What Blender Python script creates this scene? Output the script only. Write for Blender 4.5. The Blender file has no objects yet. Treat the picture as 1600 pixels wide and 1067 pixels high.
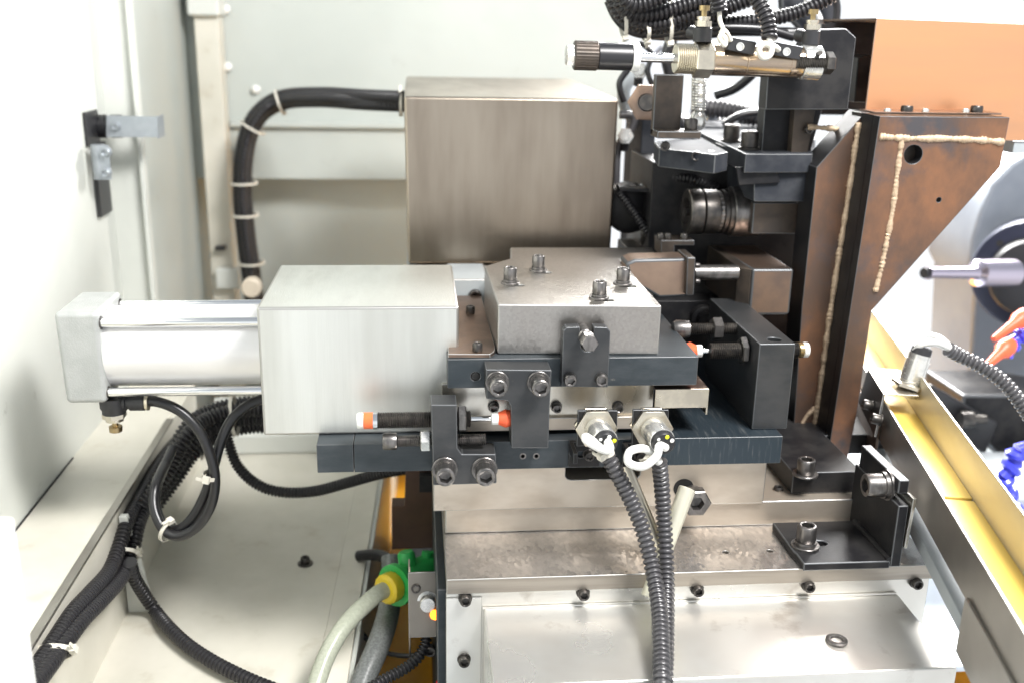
import bpy, bmesh, math, random
from mathutils import Vector, Matrix, Quaternion
from mathutils.geometry import delaunay_2d_cdt
random.seed(7)
scene = bpy.context.scene
COL = scene.collection
S = 0.001                      # everything below is measured in millimetres
OZ = 700.0                     # height of the lens above the datum

# ------------------------------------------------------------------ camera
FPX, TH, YAW, ROLL = 1590.0, math.radians(17.0), math.radians(5.6), math.radians(1.1)
CAM = Vector((0, -700, 0))
ROT = Matrix.Rotation(-YAW, 3, 'Z') @ Matrix.Rotation(math.pi/2-TH, 3, 'X') @ Matrix.Rotation(ROLL, 3, 'Z')
cd = bpy.data.cameras.new('camera'); cam = bpy.data.objects.new('camera', cd); COL.objects.link(cam)
cam.matrix_world = Matrix.Translation(Vector((0, -0.7, OZ*S))) @ ROT.to_4x4()
cd.sensor_width = 36; cd.lens = FPX/1600*36; cd.clip_start = 0.01; cd.clip_end = 50
cd.dof.use_dof = True; cd.dof.focus_distance = 0.74; cd.dof.aperture_fstop = 5.2
scene.camera = cam

# ------------------------------------------------------------------ world: a bright workshop
w = bpy.data.worlds.new('World'); scene.world = w; w.use_nodes = True
nt = w.node_tree; nt.nodes.clear()
out = nt.nodes.new('ShaderNodeOutputWorld'); bg = nt.nodes.new('ShaderNodeBackground')
tc = nt.nodes.new('ShaderNodeTexCoord'); sp = nt.nodes.new('ShaderNodeSeparateXYZ')
rp = nt.nodes.new('ShaderNodeValToRGB')
nt.links.new(tc.outputs['Generated'], sp.inputs[0]); 
mp = nt.nodes.new('ShaderNodeMapRange'); mp.inputs['From Min'].default_value = -1; mp.inputs['From Max'].default_value = 1
nt.links.new(sp.outputs['Z'], mp.inputs['Value']); nt.links.new(mp.outputs[0], rp.inputs[0])
el = rp.color_ramp.elements
el[0].position = 0.08; el[0].color = (.50, .49, .47, 1)
el[1].position = 0.33; el[1].color = (.98, 1.0, 1.03, 1)
e = el.new(.56); e.color = (.92, .96, 1.0, 1)
e = el.new(.72); e.color = (.46, .50, .54, 1)
e = el.new(1.0); e.color = (.40, .43, .47, 1)
nt.links.new(rp.outputs[0], bg.inputs[0]); bg.inputs[1].default_value = 0.84
nt.links.new(bg.outputs[0], out.inputs[0])

def area(name, loc, target, sx, sy, power, col):
    l = bpy.data.lights.new(name, 'AREA'); l.shape = 'RECTANGLE'; l.size = sx; l.size_y = sy; l.energy = power; l.color = col
    o = bpy.data.objects.new(name, l); COL.objects.link(o)
    o.location = Vector(loc)*S + Vector((0, 0, OZ*S))
    d = (Vector(target)-Vector(loc)).normalized(); o.rotation_euler = d.to_track_quat('-Z', 'Y').to_euler()
    return o
area('ceiling_tube_lamp', (650, 1500, 680), (180, -50, -400), 1.9, 0.5, 190, (1, .985, .96))
area('front_tube_lamp', (560, -520, 760), (20, 60, -260), 0.45, 0.3, 27, (1, .98, .96))

scene.view_settings.view_transform = 'Standard'; scene.view_settings.look = 'None'
scene.view_settings.exposure = 0.42; scene.view_settings.gamma = 1.0
scene.cycles.max_bounces = 8; scene.cycles.use_denoising = True
scene.cycles.sample_clamp_indirect = 4

# ------------------------------------------------------------------ photo measuring
def ray(px, py): return ROT @ Vector(((px-800)/FPX, (533.5-py)/FPX, -1))
def P(px, py, X=None, Y=None, Z=None):
    d = ray(px, py)
    t = (Y-CAM.y)/d.y if Y is not None else ((Z-CAM.z)/d.z if Z is not None else (X-CAM.x)/d.x)
    return CAM + d*t
def RX(x0, y0, x1, y1, Y):
    """X0, X1, Z0, Z1 of a rectangle standing in the plane Y"""
    ym, xm = (y0+y1)/2, (x0+x1)/2
    a, b = P(xm, y1, Y=Y).z, P(xm, y0, Y=Y).z
    return P(x0, ym, Y=Y).x, P(x1, ym, Y=Y).x, min(a, b), max(a, b)
def XZ(pts, Y): return [(P(a, b, Y=Y).x, P(a, b, Y=Y).z) for a, b in pts]
def XY(pts, Z): return [(P(a, b, Z=Z).x, P(a, b, Z=Z).y) for a, b in pts]

# ------------------------------------------------------------------ materials
def mat(name, col, metal=0.0, rough=0.5, col2=None, ns=(20, 20, 20), det=4, lo=.35, hi=.65, rv=0.0, bump=0.0, bs=(200, 200, 200),
        dirt=None, dirt_s=8, dirt_lo=.62, dirt_hi=.72, coat=0.0, flake=0.0, fs=120, spec=None, emit=None, fcol=0.25, aniso=0):
    m = bpy.data.materials.new(name); m.use_nodes = True; t = m.node_tree; N = t.nodes; L = t.links
    b = N['Principled BSDF']; b.inputs['Metallic'].default_value = metal; b.inputs['Roughness'].default_value = rough
    b.inputs['Base Color'].default_value = (*col, 1)
    if spec is not None: b.inputs['Specular IOR Level'].default_value = spec
    if coat: b.inputs['Coat Weight'].default_value = coat; b.inputs['Coat Roughness'].default_value = .1
    if emit: b.inputs['Emission Color'].default_value = (*emit[0], 1); b.inputs['Emission Strength'].default_value = emit[1]
    if aniso: b.inputs['Anisotropic'].default_value = aniso
    tcn = N.new('ShaderNodeTexCoord')
    def noise(sc, d=4):
        mm = N.new('ShaderNodeMapping'); mm.inputs['Scale'].default_value = sc; L.new(tcn.outputs['Object'], mm.inputs[0])
        n = N.new('ShaderNodeTexNoise'); n.inputs['Scale'].default_value = 1; n.inputs['Detail'].default_value = d; n.inputs['Roughness'].default_value = .6
        L.new(mm.outputs[0], n.inputs['Vector']); return n
    src = None
    if col2 is not None:
        n = noise(ns, det); r = N.new('ShaderNodeMapRange'); r.interpolation_type = 'SMOOTHSTEP'
        r.inputs['From Min'].default_value = lo; r.inputs['From Max'].default_value = hi; L.new(n.outputs[0], r.inputs['Value'])
        mx = N.new('ShaderNodeMix'); mx.data_type = 'RGBA'; mx.inputs[6].default_value = (*col, 1); mx.inputs[7].default_value = (*col2, 1)
        L.new(r.outputs[0], mx.inputs[0]); src = mx.outputs[2]
        if rv:
            r2 = N.new('ShaderNodeMapRange'); r2.inputs['To Min'].default_value = rough-rv; r2.inputs['To Max'].default_value = rough+rv
            L.new(n.outputs[0], r2.inputs['Value']); L.new(r2.outputs[0], b.inputs['Roughness'])
    if flake:
        mm = N.new('ShaderNodeMapping'); mm.inputs['Scale'].default_value = (fs, fs*.55, fs); mm.inputs['Rotation'].default_value = (.5, .6, .8)
        L.new(tcn.outputs['Object'], mm.inputs[0])
        v = N.new('ShaderNodeTexVoronoi'); v.inputs['Scale'].default_value = 1; L.new(mm.outputs[0], v.inputs['Vector'])
        sb = N.new('ShaderNodeVectorMath'); sb.operation = 'SUBTRACT'; L.new(v.outputs['Color'], sb.inputs[0]); sb.inputs[1].default_value = (.5, .5, .5)
        sc = N.new('ShaderNodeVectorMath'); sc.operation = 'SCALE'; L.new(sb.outputs[0], sc.inputs[0]); sc.inputs['Scale'].default_value = flake
        ge = N.new('ShaderNodeNewGeometry'); ad = N.new('ShaderNodeVectorMath'); L.new(ge.outputs['Normal'], ad.inputs[0]); L.new(sc.outputs[0], ad.inputs[1])
        nz = N.new('ShaderNodeVectorMath'); nz.operation = 'NORMALIZE'; L.new(ad.outputs[0], nz.inputs[0]); L.new(nz.outputs[0], b.inputs['Normal'])
        g = N.new('ShaderNodeSeparateColor'); L.new(v.outputs['Color'], g.inputs[0])
        gr = N.new('ShaderNodeMapRange'); gr.inputs['To Min'].default_value = 1-fcol; gr.inputs['To Max'].default_value = 1+fcol*.6; L.new(g.outputs[0], gr.inputs['Value'])
        ml = N.new('ShaderNodeVectorMath'); ml.operation = 'SCALE'; L.new(gr.outputs[0], ml.inputs['Scale'])
        if src: L.new(src, ml.inputs[0])
        else: ml.inputs[0].default_value = col
        src = ml.outputs[0]
    if dirt is not None:
        n = noise((dirt_s,)*3, 8); r = N.new('ShaderNodeMapRange'); r.inputs['From Min'].default_value = dirt_lo; r.inputs['From Max'].default_value = dirt_hi
        L.new(n.outputs[0], r.inputs['Value'])
        mx = N.new('ShaderNodeMix'); mx.data_type = 'RGBA'; mx.inputs[7].default_value = (*dirt, 1); L.new(r.outputs[0], mx.inputs[0])
        if src: L.new(src, mx.inputs[6])
        else: mx.inputs[6].default_value = (*col, 1)
        src = mx.outputs[2]
    if src: L.new(src, b.inputs['Base Color'])
    if bump and not flake:
        n = noise(bs, 5); bp = N.new('ShaderNodeBump'); bp.inputs['Strength'].default_value = bump; bp.inputs['Distance'].default_value = .0006
        L.new(n.outputs[0], bp.inputs['Height']); L.new(bp.outputs[0], b.inputs['Normal'])
    return m

paint = mat('cabinet_paint', (.635, .65, .61), 0, .36, (.585, .60, .56), (5, 5, 5), dirt=(.42, .42, .38), dirt_s=34, dirt_lo=.66, dirt_hi=.80, bump=.15, bs=(300, 300, 300))
paint_shade = mat('cabinet_paint_shade', (.50, .53, .50), 0, .36, (.455, .485, .455), (4, 4, 4), dirt=(.36, .37, .34), dirt_s=20, dirt_lo=.62, dirt_hi=.86, bump=.15, bs=(300, 300, 300))  # cabinet paint darkened so the rear walls look less lit
paint_cream = mat('cabinet_paint_cream', (.65, .625, .545), 0, .33, (.585, .565, .485), (12, 12, 12), dirt=(.44, .39, .30), dirt_s=24, dirt_lo=.60, dirt_hi=.86, bump=.12, bs=(300, 300, 300))
dkn = mat('grey_blackened_steel', (.046, .049, .052), .55, .40, (.072, .073, .074), (22, 22, 40), rv=.12, dirt=(.16, .14, .12), dirt_s=60, dirt_lo=.66, dirt_hi=.80, bump=.2, bs=(500, 120, 500))
dark = mat('blued_steel', (.038, .048, .055), .45, .46, (.060, .070, .078), (30, 30, 70), rv=.1, dirt=(.2, .19, .17), dirt_s=90, dirt_lo=.70, dirt_hi=.78, bump=.2, bs=(120, 120, 900))
sawn = mat('sawn_blued_steel', (.034, .048, .060), .5, .42, (.13, .14, .145), (420, 30, 40), lo=.52, hi=.78, rv=.1, bump=.35, bs=(700, 100, 60))
dkb = mat('dark_oxide', (.030, .033, .040), 0, .72, (.050, .053, .060), (40, 40, 40), rv=.12, bump=.15, bs=(400, 400, 400), spec=.06)
black = mat('black_oxide', (.014, .014, .016), .2, .42, (.030, .029, .029), (40, 40, 40), rv=.12, bump=.15, bs=(400, 400, 400), dirt=(.16, .15, .14), dirt_s=160, dirt_lo=.74, dirt_hi=.8, spec=.22)
blackbrown = mat('black_brown_steel', (.045, .038, .033), .5, .4, (.09, .07, .055), (30, 30, 30), rv=.15, bump=.15)
edge = mat('worn_edge', (.46, .45, .43), .9, .4)
edge_dk = mat('rubbed_dark_edge', (.12, .125, .13), .6, .42)
bolt_m = mat('bolt_steel', (.25, .235, .225), .9, .34, (.14, .135, .13), (200, 200, 60), rv=.1)
bolt_b = mat('black_bolt_steel', (.07, .066, .064), .8, .36, (.12, .11, .10), (150, 150, 150), rv=.1)
zinc = mat('zinc_plate', (.78, .77, .73), .8, .26, (.60, .60, .58), (60, 60, 60), rv=.08)
nickel = mat('nickel_warm', (.70, .64, .52), 1, .3, (.58, .53, .44), (80, 80, 80), rv=.1)
chrome = mat('chrome_rod', (.80, .81, .82), 1, .14)
brass = mat('brass', (.42, .32, .18), 1, .32, (.40, .30, .15), (90, 90, 90))
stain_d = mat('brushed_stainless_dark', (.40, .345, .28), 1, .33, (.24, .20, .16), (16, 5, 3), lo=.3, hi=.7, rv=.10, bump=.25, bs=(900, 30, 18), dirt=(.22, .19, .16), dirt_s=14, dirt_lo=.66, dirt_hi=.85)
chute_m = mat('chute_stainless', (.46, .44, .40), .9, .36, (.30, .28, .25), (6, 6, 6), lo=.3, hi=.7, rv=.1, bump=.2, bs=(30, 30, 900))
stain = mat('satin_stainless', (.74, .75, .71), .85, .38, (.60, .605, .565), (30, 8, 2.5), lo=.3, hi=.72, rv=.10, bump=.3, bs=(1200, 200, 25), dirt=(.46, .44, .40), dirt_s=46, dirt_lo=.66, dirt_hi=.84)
galv = mat('cover_sheet_steel', (.82, .81, .77), .75, .30, (.72, .69, .64), (9, 9, 9), rv=.12, bump=.12, bs=(60, 400, 60), dirt=(.36, .31, .26), dirt_s=22, dirt_lo=.62, dirt_hi=.8)
scrape = mat('frosted_steel', (.41, .395, .37), .95, .34, (.39, .365, .34), (9, 9, 9), rv=.08, flake=.075, fs=560, fcol=.07, dirt=(.22, .19, .17), dirt_s=45, dirt_lo=.70, dirt_hi=.78)
scrape2 = mat('scraped_plate_steel', (.62, .585, .55), .85, .25, (.50, .465, .43), (9, 9, 9), rv=.12, flake=.13, fs=420, fcol=.10, dirt=(.28, .17, .10), dirt_s=26, dirt_lo=.70, dirt_hi=.82)
ground = mat('ground_steel', (.64, .575, .49), .75, .42, (.52, .45, .37), (14, 14, 30), rv=.08, bump=.1, bs=(300, 300, 300), dirt=(.30, .22, .16), dirt_s=24, dirt_lo=.64, dirt_hi=.8)
bright = mat('bright_ground_steel', (.76, .74, .68), .9, .26, (.58, .53, .44), (25, 25, 8), rv=.08)
alu = mat('cast_aluminium', (.43, .44, .43), .4, .5, (.385, .395, .385), (60, 60, 60), bump=.6, bs=(900, 900, 900))
tubem = mat('anodised_tube', (.78, .77, .77), .45, .38, (.74, .73, .73), (3, 50, 50), bump=.08, bs=(30, 600, 600))
rust = mat('rusty_plate', (.10, .066, .050), .45, .38, (.28, .13, .065), (15, 15, 10), det=10, lo=.36, hi=.72, rv=.12, bump=.2, bs=(300, 300, 300), dirt=(.075, .07, .075), dirt_s=20, dirt_lo=.50, dirt_hi=.68)
weld = mat('weld_metal', (.54, .41, .28), .25, .5, (.42, .31, .21), (250, 250, 250), bump=.4, bs=(500, 500, 500))
copper = mat('copper_sheet', (.82, .41, .21), .85, .34, (.60, .34, .21), (2.2, 2.2, 13), lo=.35, hi=.75, rv=.07, bump=.06, bs=(100, 100, 400), dirt=(.62, .38, .24), dirt_s=7, dirt_lo=.55, dirt_hi=.8)
bronze = mat('bronze_steel', (.26, .18, .135), .9, .4, (.19, .14, .115), (30, 30, 30), rv=.1, bump=.1)
rubber = mat('black_rubber', (.012, .012, .014), 0, .32, spec=.6)
hosem = mat('corrugated_plastic', (.017, .016, .018), 0, .34, spec=.5)
hosegrey = mat('grey_corrugated_plastic', (.058, .056, .060), 0, .34, spec=.7)
whitep = mat('white_plastic', (.80, .80, .77), 0, .35)
tiem = mat('cable_tie_nylon', (.66, .63, .55), 0, .4)
orange = mat('orange_rubber', (.85, .13, .05), 0, .4)
orangelab = mat('orange_label', (.85, .16, .05), 0, .3)
blackp = mat('black_plastic', (.02, .02, .022), 0, .4)
greenp = mat('green_plastic', (.03, .42, .09), 0, .35)
yellowp = mat('yellow_plastic', (.78, .58, .03), 0, .38)
yellowf = mat('yellow_liner', (.80, .56, .12), .1, .4, (.74, .52, .12), (5, 5, 5))
braid = mat('grey_braided_hose', (.21, .22, .215), 0, .35, (.13, .14, .135), (500, 500, 500))
clearh = mat('pale_braided_hose', (.38, .40, .32), 0, .3, (.32, .34, .27), (400, 400, 400))
sump = mat('orange_sump_paint', (.88, .43, .02), 0, .35, (.74, .32, .01), (7, 7, 7), det=8, dirt=(.14, .07, .02), dirt_s=12, dirt_lo=.60, dirt_hi=.74)
brownp = mat('brown_plate', (.075, .040, .028), .3, .5, (.10, .055, .035), (20, 20, 20))
castd = mat('blue_grey_casting', (.24, .265, .30), .2, .45, (.18, .20, .235), (8, 8, 8), bump=.2, bs=(150, 150, 150))  # darker blue-grey casting colour of the chuck housing
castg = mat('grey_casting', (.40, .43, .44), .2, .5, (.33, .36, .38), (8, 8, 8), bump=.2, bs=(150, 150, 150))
bluep = mat('blue_coolant_hose', (.05, .06, .62), 0, .3, coat=.3)
lightblue = mat('pale_tray_paint', (.60, .66, .72), .1, .35, (.52, .57, .63), (10, 10, 10))
led_y = mat('yellow_diode', (.7, .7, .02), 0, .3)
led_o = mat('lit_orange_diode', (1, .45, .05), 0, .3, emit=((1, .27, .012), 2.6))
hole_shade = mat('painted_hole_shade', (.01, .01, .01), 0, .6)  # black colour standing in for the shade inside holes

# ------------------------------------------------------------------ mesh building
ORG = {}
def catmull(pts, n=8):
    p = [pts[0]*2-pts[1]] + list(pts) + [pts[-1]*2-pts[-2]]; o = []
    for i in range(1, len(p)-2):
        for k in range(n):
            t = k/n; a, b, c, d = p[i-1], p[i], p[i+1], p[i+2]
            o.append(.5*((2*b)+(c-a)*t+(2*a-5*b+4*c-d)*t*t+(3*b-a-3*c+d)*t**3))
    o.append(p[-2]); return o
def resample(pts, step):
    o = [pts[0]]; acc = 0
    for a, b in zip(pts, pts[1:]):
        L = (b-a).length; pos = step-acc
        while pos <= L and L > 0: o.append(a+(b-a)*(pos/L)); pos += step
        acc = L-(pos-step)
    if (o[-1]-pts[-1]).length > step*.3: o.append(pts[-1])
    return o
def basis(ax, up=None):
    ax = Vector(ax).normalized(); u = Vector(up) if up else (Vector((0, 0, 1)) if abs(ax.z) < .9 else Vector((1, 0, 0)))
    x = u.cross(ax).normalized(); y = ax.cross(x).normalized(); return x, y, ax
class MB:
    def __init__(s): s.v = []; s.f = []; s.m = []; s.mi = 0
    def face(s, idx): s.f.append(idx); s.m.append(s.mi)
    def hexa(s, c):           # 8 corners: bottom 4, top 4
        o = len(s.v); s.v += [Vector(p) for p in c]
        for q in ((0, 3, 2, 1), (4, 5, 6, 7), (0, 1, 5, 4), (1, 2, 6, 5), (2, 3, 7, 6), (3, 0, 4, 7)): s.face([o+i for i in q])
        return s
    def box(s, x0, x1, y0, y1, z0, z1):
        return s.hexa([(x0, y0, z0), (x1, y0, z0), (x1, y1, z0), (x0, y1, z0), (x0, y0, z1), (x1, y0, z1), (x1, y1, z1), (x0, y1, z1)])
    def blind(s, outer, holes, plane, a0, a1, depth):
        """a block whose holes go in from the a0 face only as deep as depth"""
        return s.prism([outer]+holes, plane, a0, a1, depth=depth if a1 > a0 else -depth)
    def prism(s, loops, plane, a0, a1, depth=None):
        if not isinstance(loops[0], list): loops = [loops]
        f = {'xz': lambda p, a: Vector((p[0], a, p[1])), 'xy': lambda p, a: Vector((p[0], p[1], a)), 'yz': lambda p, a: Vector((a, p[0], p[1]))}[plane]
        if callable(a0): lo, hi = a0, a1
        o = len(s.v); n = sum(len(l) for l in loops)
        for a in (a0, a1):
            for li, l in enumerate(loops):
                for p in l: s.v.append(f(p, a0+depth if (depth and li and a == a1) else a))
        if len(loops) == 1:
            s.face([o+i for i in range(n)]); s.face([o+n+i for i in reversed(range(n))])
        else:
            vs = [Vector((p[0], p[1])) for l in loops for p in l]; es = []; k = 0
            for l in loops: es += [(k+i, k+(i+1) % len(l)) for i in range(len(l))]; k += len(l)
            res = delaunay_2d_cdt(vs, es, [], 0, 1e-5)
            org_ = [w_[0] if w_ else 0 for w_ in res[3]]
            def inside(q, l):
                c = False
                for i in range(len(l)):
                    a, b = l[i], l[i-1]
                    if (a[1] > q.y) != (b[1] > q.y) and q.x < (b[0]-a[0])*(q.y-a[1])/(b[1]-a[1])+a[0]: c = not c
                return c
            for t in res[2]:
                ctr = sum((res[0][i] for i in t), Vector((0, 0)))/len(t)
                if inside(ctr, loops[0]) and not any(inside(ctr, h) for h in loops[1:]):
                    t = [org_[i] for i in t]; s.face([o+i for i in t])
                    if not depth: s.face([o+n+i for i in reversed(t)])
            if depth:
                k = 0
                for l in loops: s.face([o+n+k+i for i in reversed(range(len(l)))]); k += len(l)
        k = 0
        for l in loops:
            for i in range(len(l)):
                j = (i+1) % len(l); s.face([o+k+i, o+k+j, o+n+k+j, o+n+k+i])
            k += len(l)
        return s
    def lathe(s, p, ax, prof, n=32, up=None, arc=1.0):
        """prof: (t, r[, 'h']) along the axis, r in mm, 'h' = hexagon with that apothem, 'k' = knurled"""
        x, y, z = basis(ax, up); p = Vector(p); rings = []
        for q in prof:
            t, r = q[0], q[1]; kd = q[2] if len(q) > 2 else ''
            if r <= 1e-6: rings.append([len(s.v)]); s.v.append(p+z*t); continue
            row = []
            for i in range(n):
                a = 2*math.pi*i/n; rr = r
                if kd == 'h': rr = r/math.cos((a % (math.pi/3))-math.pi/6)
                if kd == 'k': rr = r*(1-.035*(i % 2))
                row.append(len(s.v)); s.v.append(p+z*t+x*(rr*math.cos(a))+y*(rr*math.sin(a)))
            rings.append(row)
        for a, b in zip(rings, rings[1:]):
            if len(a) == 1 and len(b) == 1: continue
            for i in range(n):
                j = (i+1) % n
                if len(a) == 1: s.face([a[0], b[j], b[i]])
                elif len(b) == 1: s.face([a[i], a[j], b[0]])
                else: s.face([a[i], a[j], b[j], b[i]])
        return s
    def tube(s, pts, r, n=12, corr=0, step=3.0, smooth=True, rf=None, jit=0):
        pts = [Vector(q) for q in pts]
        if smooth and len(pts) > 2: pts = catmull(pts, 10)
        st = corr/6 if corr else step
        pts = resample(pts, st)
        T = (pts[1]-pts[0]).normalized(); x, y, _ = basis(T); rings = []
        for i, q in enumerate(pts):
            t2 = (pts[min(i+1, len(pts)-1)]-pts[max(i-1, 0)]).normalized()
            x = (x-t2*x.dot(t2)).normalized(); y = t2.cross(x)
            rr = r
            if corr: rr = r*(1.0, 1.0, .96, .74, .72, .94)[i % 6]
            if rf: rr = r*rf(i)
            row = []
            for k in range(n):
                a = 2*math.pi*k/n; row.append(len(s.v)); s.v.append(q+x*(rr*math.cos(a))+y*(rr*math.sin(a))+(Vector((random.uniform(-jit, jit), random.uniform(-jit, jit), random.uniform(-jit, jit))) if jit else Vector()))
            rings.append(row)
        for a, b in zip(rings, rings[1:]):
            for i in range(n):
                j = (i+1) % n; s.face([a[i], a[j], b[j], b[i]])
        s.face(list(reversed(rings[0]))); s.face(rings[-1]); return s
    def thread(s, p0, p1, r, pitch, n=20, depth=.12):
        p0, p1 = Vector(p0), Vector(p1); L = (p1-p0).length; k = max(2, int(L/pitch)); prof = [(0, 0), (0, r*(1-depth))]
        for i in range(k):
            prof += [((i+.5)*L/k, r), ((i+1)*L/k, r*(1-depth))]
        prof.append((L, 0)); return s.lathe(p0, p1-p0, prof, n)
    def build(s, name, m, parent=None, bevel=0.0, em=None, ang=38, seg=2, recalc=True, side=None, sax=2):
        org = ORG.get(parent.name, Vector()) if parent else Vector((0, 0, -OZ))
        me = bpy.data.meshes.new(name); me.from_pydata([tuple((q-org)*S) for q in s.v], [], s.f)
        if recalc:
            bm = bmesh.new(); bm.from_mesh(me); bmesh.ops.remove_doubles(bm, verts=bm.verts, dist=3e-6); bmesh.ops.recalc_face_normals(bm, faces=bm.faces); bm.to_mesh(me); bm.free()
        mats = m if isinstance(m, (list, tuple)) else [m]
        for q in mats: me.materials.append(q)
        if len(mats) > 1 and len(me.polygons) == len(s.m):
            me.polygons.foreach_set('material_index', s.m)
        if side is not None:
            me.materials.append(side)
            for q in me.polygons:
                if abs(q.normal[sax]) < .5: q.material_index = len(me.materials)-1
        for q in me.polygons: q.use_smooth = True
        me.set_sharp_from_angle(angle=math.radians(ang))
        o = bpy.data.objects.new(name, me); COL.objects.link(o)
        if parent: o.parent = parent; ORG[o.name] = org
        else: ORG[o.name] = Vector((0, 0, -OZ))
        if bevel:
            b = o.modifiers.new('bevel', 'BEVEL'); b.width = bevel*S; b.segments = seg; b.limit_method = 'ANGLE'; b.angle_limit = math.radians(35)
            b.harden_normals = True; b.use_clamp_overlap = True
            if em is not None: me.materials.append(em); b.material = len(me.materials)-1
        return o
def thing(name, label, cat, loc=(0, 0, 0), group=None):
    o = bpy.data.objects.new(name, None); COL.objects.link(o); o.empty_display_size = .01
    o.location = Vector(loc)*S+Vector((0, 0, OZ*S)); ORG[o.name] = Vector(loc)
    o['label'] = label; o['category'] = cat
    if group: o['group'] = group
    return o
def tag(o, label, cat, group=None):
    o['label'] = label; o['category'] = cat
    if group: o['group'] = group
    return o
def struct(o): o['kind'] = 'structure'; return o

_bc = {}
def bolt(parent, pos, ax, d=13.0, h=8.0, m=None, washer=0.0, wt=1.6, spring=0.0, roll=0.0, name='bolt', shank=0.0, sr=0.0):
    """socket head cap screw: its seat at pos, the head standing along ax; meshes are shared between alike bolts"""
    m = m or bolt_m; key = (d, h, m.name, round(shank, 1), round(sr, 1))
    off = (wt if washer else 0)+spring
    def place(me, nm, q, par):
        o = bpy.data.objects.new(nm, me); COL.objects.link(o); o.parent = par; return o
    if key not in _bc:
        r = d/2; hx = d*.29; mb = MB()
        prof = [(0, 0), (0, r*.93), (.5, r, 'k'), (h-1.3, r, 'k'), (h-1.1, r*.96), (h-.5, r*.95), (h, r*.86), (h, hx*1.2), (h-.35, hx, 'h'), (h*.38, hx, 'h'), (h*.3, 0)]
        if shank: prof = [(-shank, 0), (-shank, sr), (0, sr)] + prof[1:]
        mb.lathe((0, 0, 0), (0, 0, 1), prof, 48)
        o = mb.build(name, m); me = o.data; bpy.data.objects.remove(o); _bc[key] = me
        me.transform(Matrix.Translation((0, 0, -OZ*S)))
    if washer and ('w', washer, wt, m.name) not in _bc:
        mb = MB().lathe((0, 0, 0), (0, 0, 1), [(0, d*.32), (0, washer/2), (wt-.3, washer/2), (wt, washer/2-.3), (wt, d*.32), (0, d*.32)], 40)
        o = mb.build('washer', m); me = o.data; bpy.data.objects.remove(o); me.transform(Matrix.Translation((0, 0, -OZ*S))); _bc[('w', washer, wt, m.name)] = me
    if spring and ('s', washer, spring, m.name) not in _bc:
        mb = MB().lathe((0, 0, 0), (0, 0, 1), [(0, d*.32), (0, d*.545), (spring*.5, d*.56), (spring*.95, d*.545), (spring*.95, d*.32), (0, d*.32)], 40)
        o = mb.build('spring_washer', m); me = o.data; bpy.data.objects.remove(o); me.transform(Matrix.Translation((0, 0, -OZ*S))); _bc[('s', washer, spring, m.name)] = me
    org = ORG[parent.name]; ax = Vector(ax).normalized(); q = Vector((0, 0, 1)).rotation_difference(ax) @ Quaternion((0, 0, 1), roll or random.uniform(0, 1))
    o = place(_bc[key], name, q, parent); o.rotation_mode = 'QUATERNION'; o.rotation_quaternion = q
    o.location = (Vector(pos)+ax*off-org)*S; ORG[o.name] = Vector(pos)+ax*off
    if washer: c = place(_bc[('w', washer, wt, m.name)], 'washer', q, o); c.location = (0, 0, -off*S)
    if spring: c = place(_bc[('s', washer, spring, m.name)], 'spring_washer', q, o); c.location = (0, 0, -spring*S)
    return o
def circ(cx, cy, r, n=20, ry=None): return [(cx+r*math.cos(2*math.pi*i/n), cy+(ry or r)*math.sin(2*math.pi*i/n)) for i in range(n)]
def slot(cx, cy, r, L, n=10):
    return [(cx+L/2+r*math.cos(a), cy+r*math.sin(a)) for a in [-math.pi/2+math.pi*i/n for i in range(n+1)]] + [(cx-L/2+r*math.cos(a), cy+r*math.sin(a)) for a in [math.pi/2+math.pi*i/n for i in range(n+1)]]
def tie(parent, pos, ax, ra, rb, up=None, head=0.0, wd=3.2, th=1.1):
    """a nylon cable tie wrapped round a bundle that runs along ax"""
    x, y, z = basis(ax, up); pos = Vector(pos); mb = MB(); n = 28; rows = []
    for i in range(n):
        a = 2*math.pi*i/n; c = x*math.cos(a)*ra+y*math.sin(a)*rb; u = c.normalized()
        row = []
        for du, dz in ((0, -wd/2), (th, -wd/2), (th, wd/2), (0, wd/2)): row.append(len(mb.v)); mb.v.append(pos+c+u*du+z*dz)
        rows.append(row)
    for i in range(n):
        a, b = rows[i], rows[(i+1) % n]
        for k in range(4): mb.face([a[k], a[(k+1) % 4], b[(k+1) % 4], b[k]])
    c = x*math.cos(head)*ra+y*math.sin(head)*rb; u = c.normalized(); t = z.cross(u)
    cc = pos+c+u*2; k = [(sx, sy, sz) for sz in (-1, 1) for sx, sy in ((-1, -1), (1, -1), (1, 1), (-1, 1))]
    mb.hexa([cc+t*(2.6*a)+u*(2.0*b)+z*(2.6*d) for a, b, d in k])
    cc2 = cc+t*5+u*1; mb.hexa([cc2+t*(3.0*a)+u*(.5*b)+z*(1.2*d) for a, b, d in k])
    return mb.build('cable_tie', tiem, parent)
def pth(pts, **kw):
    o = []
    for q in pts: o.append(P(q[0], q[1], **({'Y': q[2]} if len(q) > 2 else kw)))
    return o

# ================================================================== the enclosure (setting)
XW = -330.0; ZL = -400.0; ZT = -500.0; ZF = -640.0
def sbox(name, m, *a, bevel=0.0, em=None):
    o = MB().box(*a).build(name, m, None, bevel, em); struct(o); return o
sbox('cabinet_wall', paint, XW-8, XW, -420, 450, ZF, 400)
j = MB().box(XW-8, -297, 450.2, 456, ZF, 400).build('wall_return_panel', paint, None); struct(j)
sbox('wall_edge_strip', paint, -296.8, -292.5, 440, 456, ZF, 400, bevel=.6)
sbox('side_wall_panel', paint_shade, -303, -299, 456.2, 806, ZF, 400)
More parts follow.
